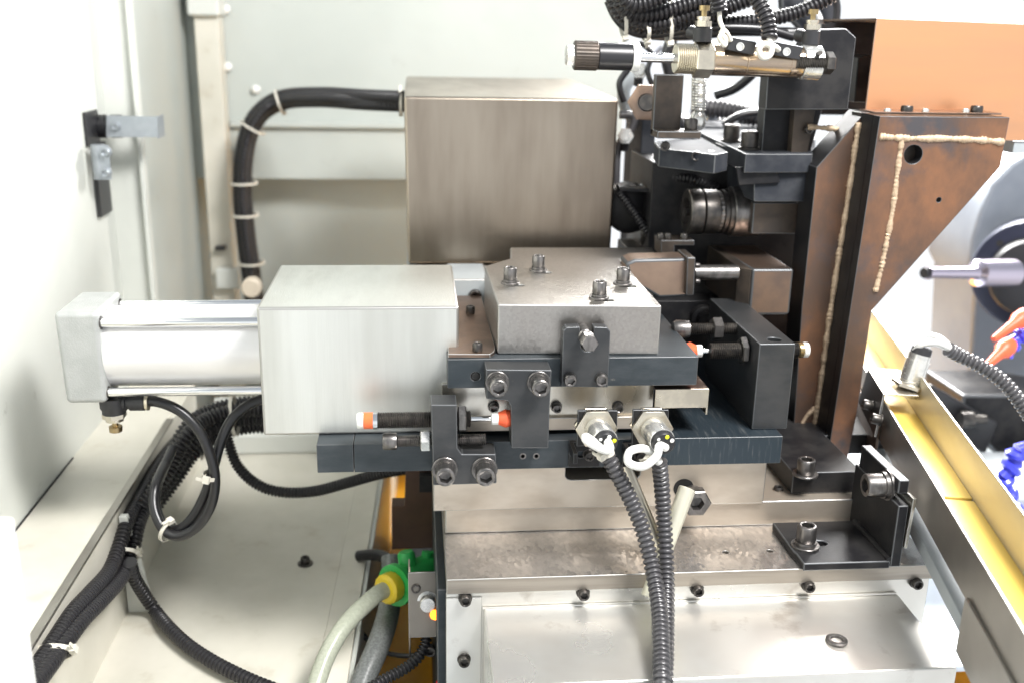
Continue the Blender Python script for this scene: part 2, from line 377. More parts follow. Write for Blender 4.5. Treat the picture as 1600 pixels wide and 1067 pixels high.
# rear corner post
sbox('corner_post', paint_cream, -281, -250, 700, 739, ZF, 400, bevel=2)
sbox('corner_post_cap', paint, -287, -246, 690, 742, P(320, 26, Y=690).z, 400, bevel=4)
# rear wall in two steps: upper sheet, ledge, lower sheet set back to shade it
zr0, zr1, zr2 = P(500, 200, Y=735).z, P(500, 191, Y=735).z, P(500, 280, Y=741).z
sbox('rear_wall', paint_shade, -299, 292, 741, 746, zr2, 420)
sbox('rear_wall_ledge', paint_shade, -249, 14, 731, 740.8, zr0, zr1, bevel=1.5)
sbox('rear_wall_shade_recess_top', paint_shade, -299, 292, 746.2, 800, zr2, zr2+4)
sbox('rear_wall_lower', paint_shade, -299, 292, 800.2, 805, ZF, zr2+4)
# sill on the left with its black rail, then the lower tray
sill = sbox('sill_plate', paint_cream, XW, -263, -420, 449.8, ZL-4, ZL)
sbox('sill_drop_face', paint_cream, -263, -258, -420, 449.8, ZT, ZL-1)
MB().box(XW+.3, XW+1.6, -418, 235, ZL+.2, ZL+1.2).build('sill_joint_seam', black, sill)
def shx(name, m, x0a, x1a, x0b, x1b, ya_, yb_, z0_, z1_, bevel=0.0):
    o = MB().hexa([(x0a, ya_, z0_), (x1a, ya_, z0_), (x1b, yb_, z0_), (x0b, yb_, z0_), (x0a, ya_, z1_), (x1a, ya_, z1_), (x1b, yb_, z1_), (x0b, yb_, z1_)]).build(name, m, None, bevel); struct(o); return o
shx('lower_tray', paint_cream, -258, -98, -258, -60, -420, 700, ZT-4, ZT)
shx('lower_tray_rim', paint_cream, -97.8, -72, -59.8, -34, -420, 700, ZT-4, ZT+1.2, 1)
shx('lower_tray_skirt', paint, -72.2, -68, -34.2, -30, -420, 700, ZF, ZT-1, .8)
sbox('sump_floor', sump, -420, 760, 60, 900, ZF-6, ZF)
sbox('added_front_floor', castg, -420, 760, -420, 59.8, ZF-6, ZF)  # unseen grey floor added so the cover reflects no orange sump
sbox('right_tray', lightblue, 392, 760, 22, 520, -526, -520, bevel=1.2)

rail = MB().box(-263, -256, -140, 330, ZL+.3, ZL+3.2).build('sill_rail', chute_m, None, .5)
tag(rail, 'long thin dark metal edge rail running along the cream sill on the left', 'edge rail')
fr = MB().box(-330, -192, -262, -240, ZF, -226).build('door_frame', whitep, None, 2)
tag(fr, 'blurred white frame piece rising at the lower left corner in front of the sill', 'door frame')
brk = MB()
q = P(295, 640, X=-255)
rib = MB().hexa([(-257, 120, ZT), (-235, 120, ZT), (-235, 127, ZT), (-257, 127, ZT), (-257, 120, ZL-6), (-250, 120, ZL-6), (-250, 127, ZL-6), (-257, 127, ZL-6)]).build('sill_rib', paint, None, 1)
tag(rib, 'white painted upright rib below the sill beside the cable bundle', 'rib')
pp = MB().box(-250, -95, 505, 512, ZT+.5, ZT+60).box(-250, -95, 470, 504.5, ZT+.5, ZT+24).build('rear_tray_step', paint, None, 2)
tag(pp, 'pale painted stepped panel at the far end of the lower tray', 'panel')

# tray bolt lying proud on the lower tray
t = thing('tray_bolt', 'single small black bolt standing on the cream lower tray', 'bolt', P(477, 880, Z=ZT))
bolt(t, P(477, 880, Z=ZT), (0, 0, 1), 9, 6, bolt_b, washer=15, wt=1.2)

dull_zinc = mat('dull_zinc_plate', (.40, .43, .46), .6, .38, (.33, .36, .39), (40, 40, 40))
# ---- door latch on the left wall
lp = P(172, 196, X=XW+6); zl = lp.z; yl = lp.y
t = thing('door_latch', 'black latch block with two zinc brackets screwed to the left cabinet wall', 'latch', (XW, yl, zl))
ya, yb = P(135, 200, X=XW+1).y, P(152, 200, X=XW+1).y
z1, z0 = P(140, 174, X=XW+1).z, P(160, 336, X=XW+1).z
ys0, ys1 = P(150, 310, X=XW+1).y, P(168, 310, X=XW+1).y
MB().box(XW+.3, XW+3, ya-6, yb, P(150, 224, X=XW+1).z, z1).box(XW+.3, XW+5, ys0, ys1, z0, P(150, 224, X=XW+1).z-.2).build('latch_plate', blackp, t, .4)
zb0, zb1 = P(165, 215, Y=yb).z, P(165, 181, Y=yb).z
MB().lathe((XW+3, yb+2, (zb0+zb1)/2), (1, 0, 0), [(0, 0), (0, 12), (7, 12), (7.5, 10.5), (12, 10.5), (12, 12), (22, 12), (22, 0)], 28).build('rubber_buffer', rubber, t)
MB().prism(XZ([(166, 181), (246, 183), (246, 215), (166, 215)], yb-10), 'xz', yb-10, yb-8).box(P(246, 200, Y=yb-10).x-1.5, P(246, 200, Y=yb-10).x, yb-7.9, yb+20, zb0, zb1).build('strap', dull_zinc, t, .3)
p = P(181, 198, Y=yb-10); bolt(t, p, (0, -1, 0), 8, 4, dull_zinc, washer=11, wt=1, name='screw')
yh = P(142, 250, X=XW+8).y
zc0, zc1 = P(158, 281, Y=yh).z, P(155, 227, Y=yh).z
xh0, xh1 = P(142, 250, Y=yh).x, P(172, 250, Y=yh).x
MB().lathe((xh0+7, yh+4, zc0), (0, 0, 1), [(0, 0), (0, 7), (zc1-zc0, 7), (zc1-zc0, 0)], 28).box(xh0+7, xh1, yh-2.5, yh, zc0, zc1).build('hinge_leaf', dull_zinc, t, .2)
for y in (238, 270):
    bolt(t, P(166, y, Y=yh-2.5), (0, -1, 0), 8.5, 5, dull_zinc, washer=11, wt=1.2, name='screw')

# ================================================================== bed, plates and blocks
bed = MB().box(13, 364, -46, 520, ZF, -388).build('machine_bed', [dark], None, 1, edge_dk)
tag(bed, 'dark steel machine bed under the scraped base plate, its left side in shade', 'machine bed')

zbp = -374.0
t = thing('base_plate', 'wide scraped steel base plate with a bright front edge under the ground blocks', 'plate', (200, 100, zbp))
xr = P(1465, 882, Y=-57).x
holes = [circ(*XY([(px, py)], zbp)[0], 2.2, 14) for px, py in ((1134, 862), (1203, 860))]
MB().prism([[(19.5, -57), (xr, -57), (xr, 300), (19.5, 300)]]+holes, 'xy', -386, zbp).build('plate_body', scrape2, t, .6, edge, side=mat('plate_side_steel', (.40, .36, .31), .8, .42, (.30, .27, .235), (5, 5, 120), rv=.1))

t = thing('front_cover', 'folded shiny sheet metal cover bolted below the base plate front edge', 'cover', (200, -60, -410))
c = MB(); zc = -399.0
xr2 = P(1440, 940, Y=-55).x+4
c.box(19.2, xr2, -54, -52.6, -560, -386.5)
c.build('back_flange', galv, t, .5, edge)
c = MB(); c.box(19.2, 45, -55.6, -54.1, -560, -390); c.build('side_flange', galv, t, .4, edge)
xb1 = P(1503, 1042, Z=zc).x
Yc = P(1503, 1042, Z=zc-3).y
c = MB().hexa([(46.5, Yc, -560), (xb1, Yc, -560), (xb1, -54.2, -560), (46.5, -54.2, -560), (46.5, Yc, zc-3), (xb1, Yc, zc-3), (xb1-.5, -54.2, zc), (46.5, -54.2, zc)])
c.build('cover_box', galv, t, 1.6)
MB().tube([(46, -55.5, zc), (200, -55.5, zc+.3), (xb1-2, -55.5, zc+1)], 1.0, 8, step=10).build('bend_seam', galv, t)
for px, py in ((727, 934), (911, 925), (1089, 919), (1262, 913), (1430, 908), (725, 1029)):
    bolt(t, P(px, py, Y=-55.6), (0, -1, 0), 8.4, 5, bolt_b, washer=10, wt=.8)

wsp = P(1307, 1001, Z=zc-1.5)
wz = MB().lathe(wsp+Vector((0, 0, -.3)), (0, .03, 1), [(0, 4.2), (0, 7), (.4, 7.4), (1.8, 7.4), (2.1, 7), (2.1, 4.4), (1.8, 4.2), (0, 4.2)], 40).build('washer', bolt_m)
tag(wz, 'loose steel washer lying on top of the shiny front cover', 'washer')

# lower block and riser block
t = thing('base_block', 'low ground steel block lying on the base plate under the taller block', 'block', (190, 100, -374))
zlb = P(1260, 781, Y=12).z
MB().box(20.5, 366, 12, 262, zbp+.1, zlb).build('block_body', ground, t, 1.2, edge)
t = thing('riser_block', 'pale ground steel riser block with a dark oval recess below the blue bar', 'block', (140, 100, -340))
xa, xb = P(677, 765, Y=8).x, P(1195, 760, Y=8).x
z0 = zlb+.3; z1 = -315.4
xn0, xn1, zn = P(884, 740, Y=8).x, P(1000, 740, Y=8).x, P(930, 748, Y=8).z
rp_ = [(xa, z0), (xb, z0), (xb, z1), (xn1, z1), (xn1, zn+3), (xn1-1.5, zn+.8), (xn1-4, zn), (xn0+4, zn), (xn0+1.5, zn+.8), (xn0, zn+3), (xn0, z1), (xa, z1)]
MB().prism(rp_, 'xz', 8, 255).build('block_body', ground, t, .8, edge)
# hex plug and the dark bore behind it
pc = P(1068, 762, Y=8)
MB().lathe(pc, (0, -1, 0), [(-.2, 0), (.25, 0.01), (.25, 8), (-.2, 8)], 30).build('bore_disc', hole_shade, t)  # flat black disc, the hole's shade put into its colour
ph = P(1083, 776, Y=4)
MB().lathe(ph+Vector((0, 6, 0)), (0, -1, 0), [(0, 0), (0, 8.5), (9, 8.5), (9, 10, 'h'), (17.2, 10, 'h'), (18, 9.2, 'h'), (18, 5, 'h'), (11, 5, 'h'), (10, 0)], 36, up=(0, 0, 1)).build('hex_plug', bolt_m, t)

# loose pins standing in front
a, b = P(1074, 762, Y=-30), P(1012, 932, Y=-64)
d = (b-a).normalized(); L = (b-a).length
pn = MB().lathe(a, d, [(0, 0), (0, 5.6), (.8, 6.4), (L-1, 5.2), (L, 4.6), (L, 0)], 28).build('handle_bar', mat('pale_plated_rod', (.66, .64, .52), .35, .3, (.58, .56, .46), (60, 60, 12)))
tag(pn, 'pale steel handle rod leaning down to the front cover right of the hoses', 'rod')
a, b = P(978, 728, Y=-14), P(1042, 880, Y=-48); d = (b-a).normalized(); L = (b-a).length
pn = MB().lathe(a, d, [(0, 0), (0, 4.2), (L-6, 4.2), (L, 2.5), (L, 0)], 24).build('handle_bar', nickel)
tag(pn, 'thin brass coloured steel rod slanting between the two corrugated hoses', 'rod')

# blue steel bar / slide base
zt, zb = -292.6, -315.0
t = thing('carrier_bar', 'long dark blue steel bar with sawn front face carrying the whole slide', 'bar', (100, 100, zb))
x0, xj, x1 = P(495, 715, Y=0).x, P(553, 715, Y=0).x, P(1221, 707, Y=0).x
hl = [(P(px, py, Y=0).x, P(px, py, Y=0).z) for px, py in ((817, 712), (838, 712))]
MB().box(x0, xj-.25, .2, 62, zb, zt).build('end_block', dark, t, .6, edge_dk)
xm = P(1020, 712, Y=0).x
MB().blind([(xj+.25, zb), (xm, zb), (xm, zt), (xj+.25, zt)], [circ(x, z, 1.7, 14) for x, z in hl], 'xz', 0, 62, 9).build('bar', dark, t, .5, edge_dk)
MB().box(xm+.05, x1, 0, 240, zb, zt).box(60, xm, 62.2, 240, zb, zt-.3).build('end_plate', sawn, t, .6, edge_dk)
for x, z in hl: MB().lathe((x, 0, z), (0, -1, 0), [(-4, 1.5), (.15, 1.5), (.15, 2.5), (0, 2.6)], 24).build('thread_insert', bolt_m, t)

# mid plate, strip, small screws
t = thing('slide_way', 'bright ground slide way plates between the upper dark slide and the blue bar', 'slide way', (100, 60, -280))
xa, xb, z0, z1 = RX(690, 651, 1021, 600, 15)
MB().box(xa, xb, 15, 150, z0, -252.3).build('way_plate', bright, t, .5, edge)
xa2, xb2, z2, z3 = RX(716, 672, 1005, 652.5, 11)
MB().box(xa2, xb2, 11, 150, z2, z3).build('way_strip', ground, t, .6, edge)
MB().box(xa2, xb2-4, 30, 150, zt+.1, z2-.1).build('way_foot', black, t)
for px, py in ((771, 640), (869, 640), (965, 640)):
    bolt(t, P(px, py-6, Y=15), (0, -1, 0), 7.2, 6, bolt_m, washer=9, wt=.8)
MB().box(P(850, 640, Y=10).x, P(880, 640, Y=10).x, 30, 34, zt, z2).build('shim', blackp, t)

t = thing('chip_guard', 'small folded nickel sheet guard under the right end of the dark slide', 'guard', (200, 40, -270))
xa, xb, z0, z1 = RX(1023, 636, 1106, 607, 6)
MB().box(xa, xb, 5, 6.2, z0, z1).build('guard_front', nickel, t, .2)
MB().box(xa, xb, 6.3, 80, z1-1.2, z1).build('guard_top', bronze, t, .2)
MB().box(xb-1.2, xb+.1, 4.8, 60, z0-5.5, z1-.1).build('guard_lip', nickel, t, .1)

# upper dark slide
z0, z1 = -250.2, -228.0
t = thing('upper_slide', 'dark blued steel slide plate carrying the frosted clamp block', 'slide', (120, 60, z0))
xa, xb = 22.0, P(1090, 580, Y=0).x
th_ = (P(743, 588, Y=0).x, P(743, 588, Y=0).z)
MB().blind([(xa, z0), (xb, z0), (xb, z1), (xa, z1)], [circ(*th_, 3.4, 20)], 'xz', 0, 150, 12).build('slide_plate', dark, t, .6, edge_dk)
MB().thread((th_[0], .3, th_[1]), (th_[0], 12, th_[1]), 3.3, 1.2).build('tapped_hole_plug', hole_shade, t)  # black plug near the surface; the hole's darkness is its colour

# thin tan plate left of the clamp block
t = thing('shim_plate', 'thin tan steel plate with two small black bolts beside the satin box', 'plate', (50, 40, z1))
zq = z1+3.2
pl = XY([(700, 553), (766, 553), (772, 549), (774, 543), (752, 462), (700, 462)], zq)
MB().prism(pl, 'xy', z1+.1, zq).build('plate_body', bronze, t, .5, edge)
bolt(t, P(746, 549, Z=zq), (0, 0, 1), 7.4, 6.5, bolt_b)
bolt(t, P(735, 490, Z=zq), (0, 0, 1), 7.4, 6.5, bolt_b)

# frosted clamp block
zc_ = -190.2
t = thing('clamp_block', 'large frosted steel clamp block with slanted corners and four upright bolts', 'clamp block', (120, 60, z1))
pl = XY([(778, 476), (1034, 477.5), (969, 405), (1024, 405), (1020, 387), (797, 387), (797, 404), (757, 416)], zc_)
bp = [(797, 443), (841, 423), (936, 466), (973, 444)]
sl = [slot(*(Vector(XY([(px+8, py+3)], zc_)[0])), 3.3, 7) for px, py in bp]
MB().blind(pl, sl, 'xy', zc_, z1+.15, 14).build('block_body', scrape, t, 1.3, edge)
for px, py in bp:
    bolt(t, P(px, py, Z=zc_), (0, 0, 1), 10.4, 9.6, bolt_m, washer=15, wt=1.4, spring=2.0)

# slotted bracket with hex bolt
t = thing('slotted_bracket', 'upright grey steel bracket with an open slot holding a square hex bolt', 'bracket', (120, -10, -250))
ol = XZ([(877, 604), (880, 517), (885, 512), (906, 511), (908, 543), (913, 549), (922, 549), (927, 543), (928, 511), (949, 512), (954, 518), (950, 605)], -10)
MB().prism(ol, 'xz', -10, -.1).build('bracket_plate', dkn, t, .7, edge_dk)
for px in (890, 939): bolt(t, P(px, 591, Y=-10), (0, -1, 0), 9.6, 5.5, bolt_m)
hb = P(922, 538, Y=-30)
MB().lathe(hb+Vector((0, 38, 0)), (0, -1, 0), [(0, 0), (0, 5), (18, 5), (19, 4), (24, 4), (24, 5.4, 'h'), (37.3, 5.4, 'h'), (38, 4.9, 'h'), (38, 0)], 36, up=(0, 0, 1)).build('hex_bolt', bolt_m, t)

# T bracket
t = thing('stop_bracket', 'T shaped dark steel stop bracket with two large socket bolts', 'bracket', (80, -10, -270))
ol = XZ([(759, 577), (862, 578), (859, 640), (857, 700), (799, 700), (798, 634), (793, 626), (760, 623)], -20)
MB().prism(ol, 'xz', -20, -.1).build('bracket_plate', dkn, t, .8, edge_dk)
for px in (777, 842): bolt(t, P(px, 597, Y=-20), (0, -1, 0), 13.2, 10, bolt_m, washer=17, wt=1.5, spring=2.4)

# L bracket with damper and stop screw
t = thing('damper_bracket', 'L shaped dark steel bracket with two large bolts below the damper', 'bracket', (40, -10, -310))
ol = XZ([(673, 632), (714, 632), (715, 699), (722, 709), (775, 709), (776, 755), (677, 758)], -22)
MB().prism(ol, 'xz', -22, -.1).build('bracket_plate', dkn, t, .9, edge_dk)
for px in (695, 757): bolt(t, P(px, 732, Y=-22), (0, -1, 0), 14.4, 11, bolt_m, washer=19, wt=1.7, spring=2.6)

def xat(px, py, Y): return P(px, py, Y=Y).x
def damper(name, label, y, z, xs, cap, r=6.2, flip=1, nut=True, grp=None):
    """shock absorber along X: xs = cap end, label, body start, body end, rod end, tip end"""
    t = thing(name, label, 'damper', (xs[2], y, z), grp); A = (1, 0, 0)
    def seg(nm, a, b, prof, m, n=28): MB().lathe((a, y, z), (b-a, 0, 0), prof(abs(b-a)), n).build(nm, m, t)
    cyl = lambda r: (lambda L: [(0, 0), (0, r*.92), (min(.6, L*.2), r), (L-min(.6, L*.2), r), (L, r*.92), (L, 0)])
    seg('end_cap', xs[0], xs[1], cyl(r*.93), whitep)
    seg('label_band', xs[1], xs[2], cyl(r*.97), cap)
    MB().thread((xs[2], y, z), (xs[3], y, z), r, 1.6, 28, .15).build('threaded_body', bolt_b, t)
    seg('piston_rod', xs[3], xs[4], cyl(1.9), chrome)
    a, b = xs[4], xs[5]; L = abs(b-a)
    MB().lathe((a, y, z), (b-a, 0, 0), [(0, 0), (0, r*.75), (L*.35, r*.75), (L*.35, 0)], 24).build('tip_collar', whitep, t)
    MB().lathe((a, y, z), (b-a, 0, 0), [(L*.35, 0), (L*.35, r*.72), (L*.75, r*1.1), (L, r*.95), (L, 0)], 24).build('tip_pad', orange, t)
    return t
yD = -11; zD = P(640, 655.5, Y=yD).z
X = lambda px: xat(px, 656, yD)
t = damper('shock_absorber', 'black threaded damper with white cap and orange band beneath the satin box', yD, zD, (X(558), X(568), X(590), X(735), X(768), X(797)), orangelab)
MB().lathe((X(715.5), yD, zD), (1, 0, 0), [(0, 0), (0, 8, 'h'), (.7, 8.8, 'h'), (5.2, 8.8, 'h'), (6, 8, 'h'), (6, 0)], 36, up=(0, 1, 0)).build('lock_nut', bolt_m, t)
MB().lathe((X(583), yD, zD), (1, 0, 0), [(0, 0), (0, 6.3), (X(590)-X(583), 6.3), (X(590)-X(583), 0)], 28).build('bright_ring', chrome, t)
zS = P(640, 688, Y=yD).z; X2 = lambda px: xat(px, 688, yD)
t = thing('stop_screw', 'long socket head stop screw with hex nut through the L bracket below the damper', 'screw', (X2(640), yD, zS))
MB().lathe((X2(620), yD, zS), (-1, 0, 0), [(0, 0), (0, 6), (.5, 6.4, 'k'), (X2(620)-X2(600), 6.4, 'k'), (X2(620)-X2(598), 5.6), (X2(620)-X2(598), 3.3, 'h'), (4, 3.2, 'h'), (4, 0)], 48).build('screw_head', bolt_m, t)
MB().thread((X2(620), yD, zS), (X2(759), yD, zS), 4.4, 1.4, 24, .17).build('threaded_shank', bolt_m, t)
MB().lathe((X2(657), yD, zS), (1, 0, 0), [(0, 0), (0, 6.3, 'h'), (.6, 7, 'h'), (X2(672)-X2(657)-.6, 7, 'h'), (X2(672.3)-X2(657), 6.3, 'h'), (X2(672.3)-X2(657), 0)], 36, up=(0, 1, .3)).build('lock_nut', zinc, t)

# ---- sensors on the bar
def sensor_set(px0, px1, pyt, pyb, fx0, fx1, fyt, fyb, nc, label, cable, ledc, grp, hose, hl, bl, cl):
    t = thing('sensor_bracket', bl, 'bracket', (P((px0+px1)/2, 690, Y=-3)))
    a = XZ([(px0, pyt), (px1, pyt), (px1-1, pyb-4), (px0-2, pyb)], -26)
    MB().prism(a, 'xz', -26, -23).build('bracket_plate', black, t, .5, edge_dk)
    xa, xb, za, zb_ = RX(fx0, fyb, fx1, fyt, -3.5)
    cx, cz = (xa+xb)/2, (za+zb_)/2
    MB().prism([[(xa, za), (xb, za), (xb, zb_), (xa, zb_)], slot(cx+1, cz, 2.6, 9)], 'xz', -3.5, -.15).box(xa, xa+3, -25, -3.6, zb_-8, zb_).build('bracket_foot', black, t, .3, edge_dk)
    bolt(t, Vector((cx+3, -3.5, cz)), (0, -1, 0), 7.6, 4.5, bolt_b, washer=9, wt=.8)
    n = P(*nc, Y=-26)
    s = thing('proximity_sensor', label, 'sensor', n)
    q = n+Vector((0, 0, 0))
    MB().lathe(q, (0, -1, 0), [(.1, 0), (.1, 12.2, 'h'), (.8, 13.3, 'h'), (3.6, 13.3, 'h'), (4.2, 12.4, 'h'), (4.4, 9.5), (4.4, 0)], 36, up=(0, 0, 1)).build('front_nut', nickel, s)
    MB().lathe(q, (0, 1, 0), [(3.1, 0), (3.1, 12.2, 'h'), (3.8, 13, 'h'), (6.4, 13, 'h'), (7, 12.4, 'h'), (7, 0)], 36, up=(0, 0, 1)).build('rear_nut', nickel, s)
    MB().thread(q+Vector((0, 7, 0)), q+Vector((0, 16, 0)), 9, 1, 32, .07).build('sensor_thread', nickel, s)
    ax = Vector((.10, -1, -.02)).normalized()
    MB().lathe(q+Vector((0, -4, 0)), ax, [(0, 0), (0, 9), (2, 9.3), (21, 9.3), (21.6, 8.9), (21.6, 0)], 40).build('barrel', zinc, s)
    e_ = q+Vector((0, -4, 0))+ax*21.6
    MB().lathe(e_, ax, [(0, 0), (0, 8.6), (3, 8.4), (4.4, 7.2), (4.4, 0)], 36).build('end_cap', blackp, s)
    for k, (dx, dz) in enumerate(((-4.6, 3.6), (1.5, 5.0), (5.2, 2.2))):
        MB().lathe(e_+ax*4.3+Vector((dx, 0, dz)), ax, [(0, 0), (0, 1.6), (.5, 1.4), (.9, .8), (1, 0)], 14).build('diode', led_y if k == ledc else whitep, s)
    c = MB().tube([e_+ax*4+Vector((1, 0, -3))]+pth(cable), 2.9, 14, step=1.5); c.build('white_cable', whitep, s)
    h = MB().tube(pth(hose), 5.9, 18, corr=4.0).build('corrugated_hose', hosegrey)
    tag(h, hl, 'hose', grp)
    tt = thing('tie_knot', cl, 'cable tie', P(*cable[-1][:2], Y=cable[-1][2]))
    tie(tt, P(*cable[-2][:2], Y=cable[-2][2]), P(*cable[-1][:2], Y=cable[-1][2])-P(*cable[-2][:2], Y=cable[-2][2]), 4.0, 4.0, head=4.2, wd=2.6, th=1)
G = 'corrugated hoses hanging from the two front sensors'
sensor_set(903, 965, 641, 697, 889, 938, 690, 729, (931, 667),
    'nickel barrel sensor with white cable on the left black plate', [(950, 690, -58), (953, 703, -60), (938, 700, -62), (917, 688, -60), (916, 682, -56), (935, 695, -55), (949, 706, -50), (953, 722, -48)], 2, G,
    [(950, 714, -48), (962, 735, -50), (985, 780, -54), (1005, 830, -62), (1020, 890, -76), (1030, 950, -100), (1033, 1010, -130), (1034, 1075, -158), (1036, 1150, -166)],
    'grey corrugated hose from the left sensor, hanging in front of the other', 'black sensor bracket screwed to the blue bar, left of the pair', 'white cable tie at the top of the left grey hose')
sensor_set(989, 1045, 640, 700, 973, 1014, 692, 729, (1018, 667),
    'nickel barrel sensor whose white cable makes an open ring', [(1030, 696, -60), (1026, 712, -62), (1005, 728, -62), (982, 722, -58), (984, 705, -54), (1004, 700, -52), (1020, 708, -50), (1030, 722, -49)], 1, G,
    [(1030, 720, -46), (1034, 760, -44), (1038, 820, -50), (1041, 890, -66), (1041, 950, -90), (1040, 1010, -118), (1038, 1075, -146), (1038, 1150, -154)],
    'grey corrugated hose from the right sensor, partly behind the other', 'black sensor bracket screwed to the blue bar, right of the pair', 'white cable tie at the top of the right grey hose')

# ---- stop block on the right
t = thing('stop_block', 'thick dark steel stop block standing on the right end of the blue bar', 'stop block', (260, 80, zt))
xa, xb = P(1189, 537, Y=14).x, P(1243, 537, Y=14).x
zt_ = P(1215, 537, Y=14).z; zb_ = zt+.2
xa2, xb2 = P(1172, 675, Y=14).x, P(1229, 678, Y=14).x
xa, xb = (xa+xa2)/2, (xb+xb2)/2
cs = circ(P(1210, 530, Z=zt_).x, P(1210, 530, Z=zt_).y, 5.5, 22)
MB().blind([(xa, 14), (xb, 14), (xb, 150), (xa, 150)], [cs], 'xy', zt_, zb_, 12).build('block_body', dkn, t, .9, edge_dk)
yD2 = 40; zD2 = P(1110, 548, Y=yD2).z; X = lambda px: xat(px, 548, yD2)
t = damper('shock_absorber', 'black threaded damper through the stop block, its orange pad touching the dark slide', yD2, zD2, (X(1262), X(1254), X(1246), X(1109), X(1096), X(1072)), brass, r=6.4)
MB().lathe((X(1156), yD2, zD2), (1, 0, 0), [(0, 0), (0, 8.6, 'h'), (.7, 9.4, 'h'), (4.2, 9.4, 'h'), (5, 8.6, 'h'), (5, 0)], 36, up=(0, 1, 0)).build('lock_nut', bolt_m, t)
yS2 = 72; zS2 = P(1090, 514, Y=yS2).z; X = lambda px: xat(px, 514, yS2)
t = thing('stop_screw', 'dark stop screw with hex nut behind the right damper', 'screw', (X(1100), yS2, zS2))
MB().lathe((X(1076), yS2, zS2), (-1, 0, 0), [(0, 0), (0, 7), (10, 7.4), (13, 6), (13, 0)], 36).build('screw_head', bolt_m, t)
MB().thread((X(1076), yS2, zS2), (X(1170), yS2, zS2), 4.8, 1.5, 24, .17).build('threaded_shank', bolt_b, t)
MB().lathe((X(1112), yS2, zS2), (1, 0, 0), [(0, 0), (0, 7.4, 'h'), (.6, 8.2, 'h'), (7.4, 8.2, 'h'), (8, 7.4, 'h'), (8, 0)], 36, up=(0, 1, 0)).build('lock_nut', bolt_m, t)

# ================================================================== satin box and air cylinder
t = thing('cylinder_cover', 'satin steel sheet box covering the joint between air cylinder and slide', 'cover box', (-40, 100, -294))
MB().box(-114.4, 31.0, 19, 158, -292.4, -193.9).build('box_shell', stain, t, 2.0, edge, seg=3)

t = thing('air_cylinder', 'thick aluminium air cylinder with four tie rods and a square end cap', 'air cylinder', (-200, 83, -240))
ye0, ye1 = 50, 116
cp = [(ye0+4, -276.5), (ye1-4, -276.5), (ye1, -272.5), (ye1, -209.5), (ye1-4, -205.5), (ye0+4, -205.5), (ye0, -209.5), (ye0, -272.5)]
MB().hexa([(-264.5, ye0, -276.5), (-234.5, ye0, -276.5), (-234.5, ye1, -276.5), (-264.5, ye1, -276.5), (-266.5, ye0, -205.3), (-235, ye0, -205.3), (-235, ye1, -205.3), (-266.5, ye1, -205.3)]).build('end_cap', alu, t, 4, seg=4)
zc0, yc = -240.8, 83
MB().lathe((-235.2, yc, zc0), (1, 0, 0), [(0, 0), (0, 31.2), (160, 31.2), (160, 0)], 96).build('tube', tubem, t)
zr_t, zr_b = P(300, 503.5, Y=57).z, P(300, 610.5, Y=57).z
for yy, zz in ((57, zr_t), (57, zr_b), (109, zr_t), (109, zr_b)):
    r_ = MB().lathe((-238, yy, zz), (1, 0, 0), [(0, 0), (0, 3.5), (150, 3.5), (150, 0)], 24).build('tie_rod', chrome, t)
    MB().lathe((-234.9, yy, zz), (1, 0, 0), [(0, 3.6), (0, 5), (.4, 5), (.4, 3.6)], 24).build('rod_collar', bolt_b, r_)
pf = P(177, 632, Y=66)
t = thing('air_fitting', 'black elbow air fitting with brass adjusting screw under the cylinder end cap', 'air fitting', pf)
MB().lathe((pf.x, 66, -277), (0, 0, -1), [(0, 0), (0, 10), (8, 10), (10, 8.8), (13, 8.8), (13, 0)], 32).lathe((pf.x+5, 66, -281.5), (1, 0, 0), [(0, 0), (0, 6.4), (5, 6.4), (5.5, 5.4), (8, 5.4), (8, 6.6), (19, 6.6), (19, 0)], 28).build('elbow_body', blackp, t)
MB().lathe((pf.x, 66, -290), (0, 0, -1), [(0, 0), (0, 8, 'h'), (3.6, 8, 'h'), (3.6, 6.8), (6.4, 6.8), (6.4, 3), (6.4, 0)], 36).build('hex_nut', nickel, t)
MB().lathe((pf.x, 66, -296.2), (0, 0, -1), [(0, 0), (0, 2.4), (5, 2.4), (5, 5), (9, 5), (9.4, 4.4), (9.4, 0)], 28).build('adjusting_screw', brass, t)
MB().lathe((pf.x+24.2, 66, -281.5), (1, 0, 0), [(0, 0), (0, 6), (1, 6.6), (2.8, 6.6), (2.8, 0)], 28).build('release_ring', nickel, t)

# black air hoses hanging in a loop
h = thing('air_hose_loop', 'two smooth black air hoses looping below the air cylinder, tied with white ties', 'air hose', P(300, 740, Y=66))
MB().tube([Vector((pf.x+20, 66, -281.5))]+pth([(245, 627, 66), (280, 641, 66), (308, 668, 64), (326, 703, 62), (336, 745, 60), (331, 785, 60), (312, 818, 61), (285, 836, 62), (262, 832, 66), (247, 812, 72), (240, 785, 80), (244, 755, 92), (258, 725, 120)]), 4.1, 16, step=3).build('hose', rubber, h)
MB().tube(pth([(412, 622, 90), (388, 632, 86), (362, 655, 80), (345, 690, 74), (335, 725, 70), (322, 768, 68), (303, 805, 68), (280, 826, 70), (258, 822, 78), (246, 800, 88), (243, 770, 98), (252, 740, 120), (270, 700, 150)]), 4.1, 16, step=3).build('hose', rubber, h)
tie(h, P(330, 742, Y=64), P(326, 775, Y=63)-P(333, 715, Y=64), 8.8, 6, head=3.4, wd=3)
tie(h, P(262, 829, Y=70), P(280, 836, Y=68)-P(248, 812, Y=80), 7.5, 9, head=1.6, wd=3)

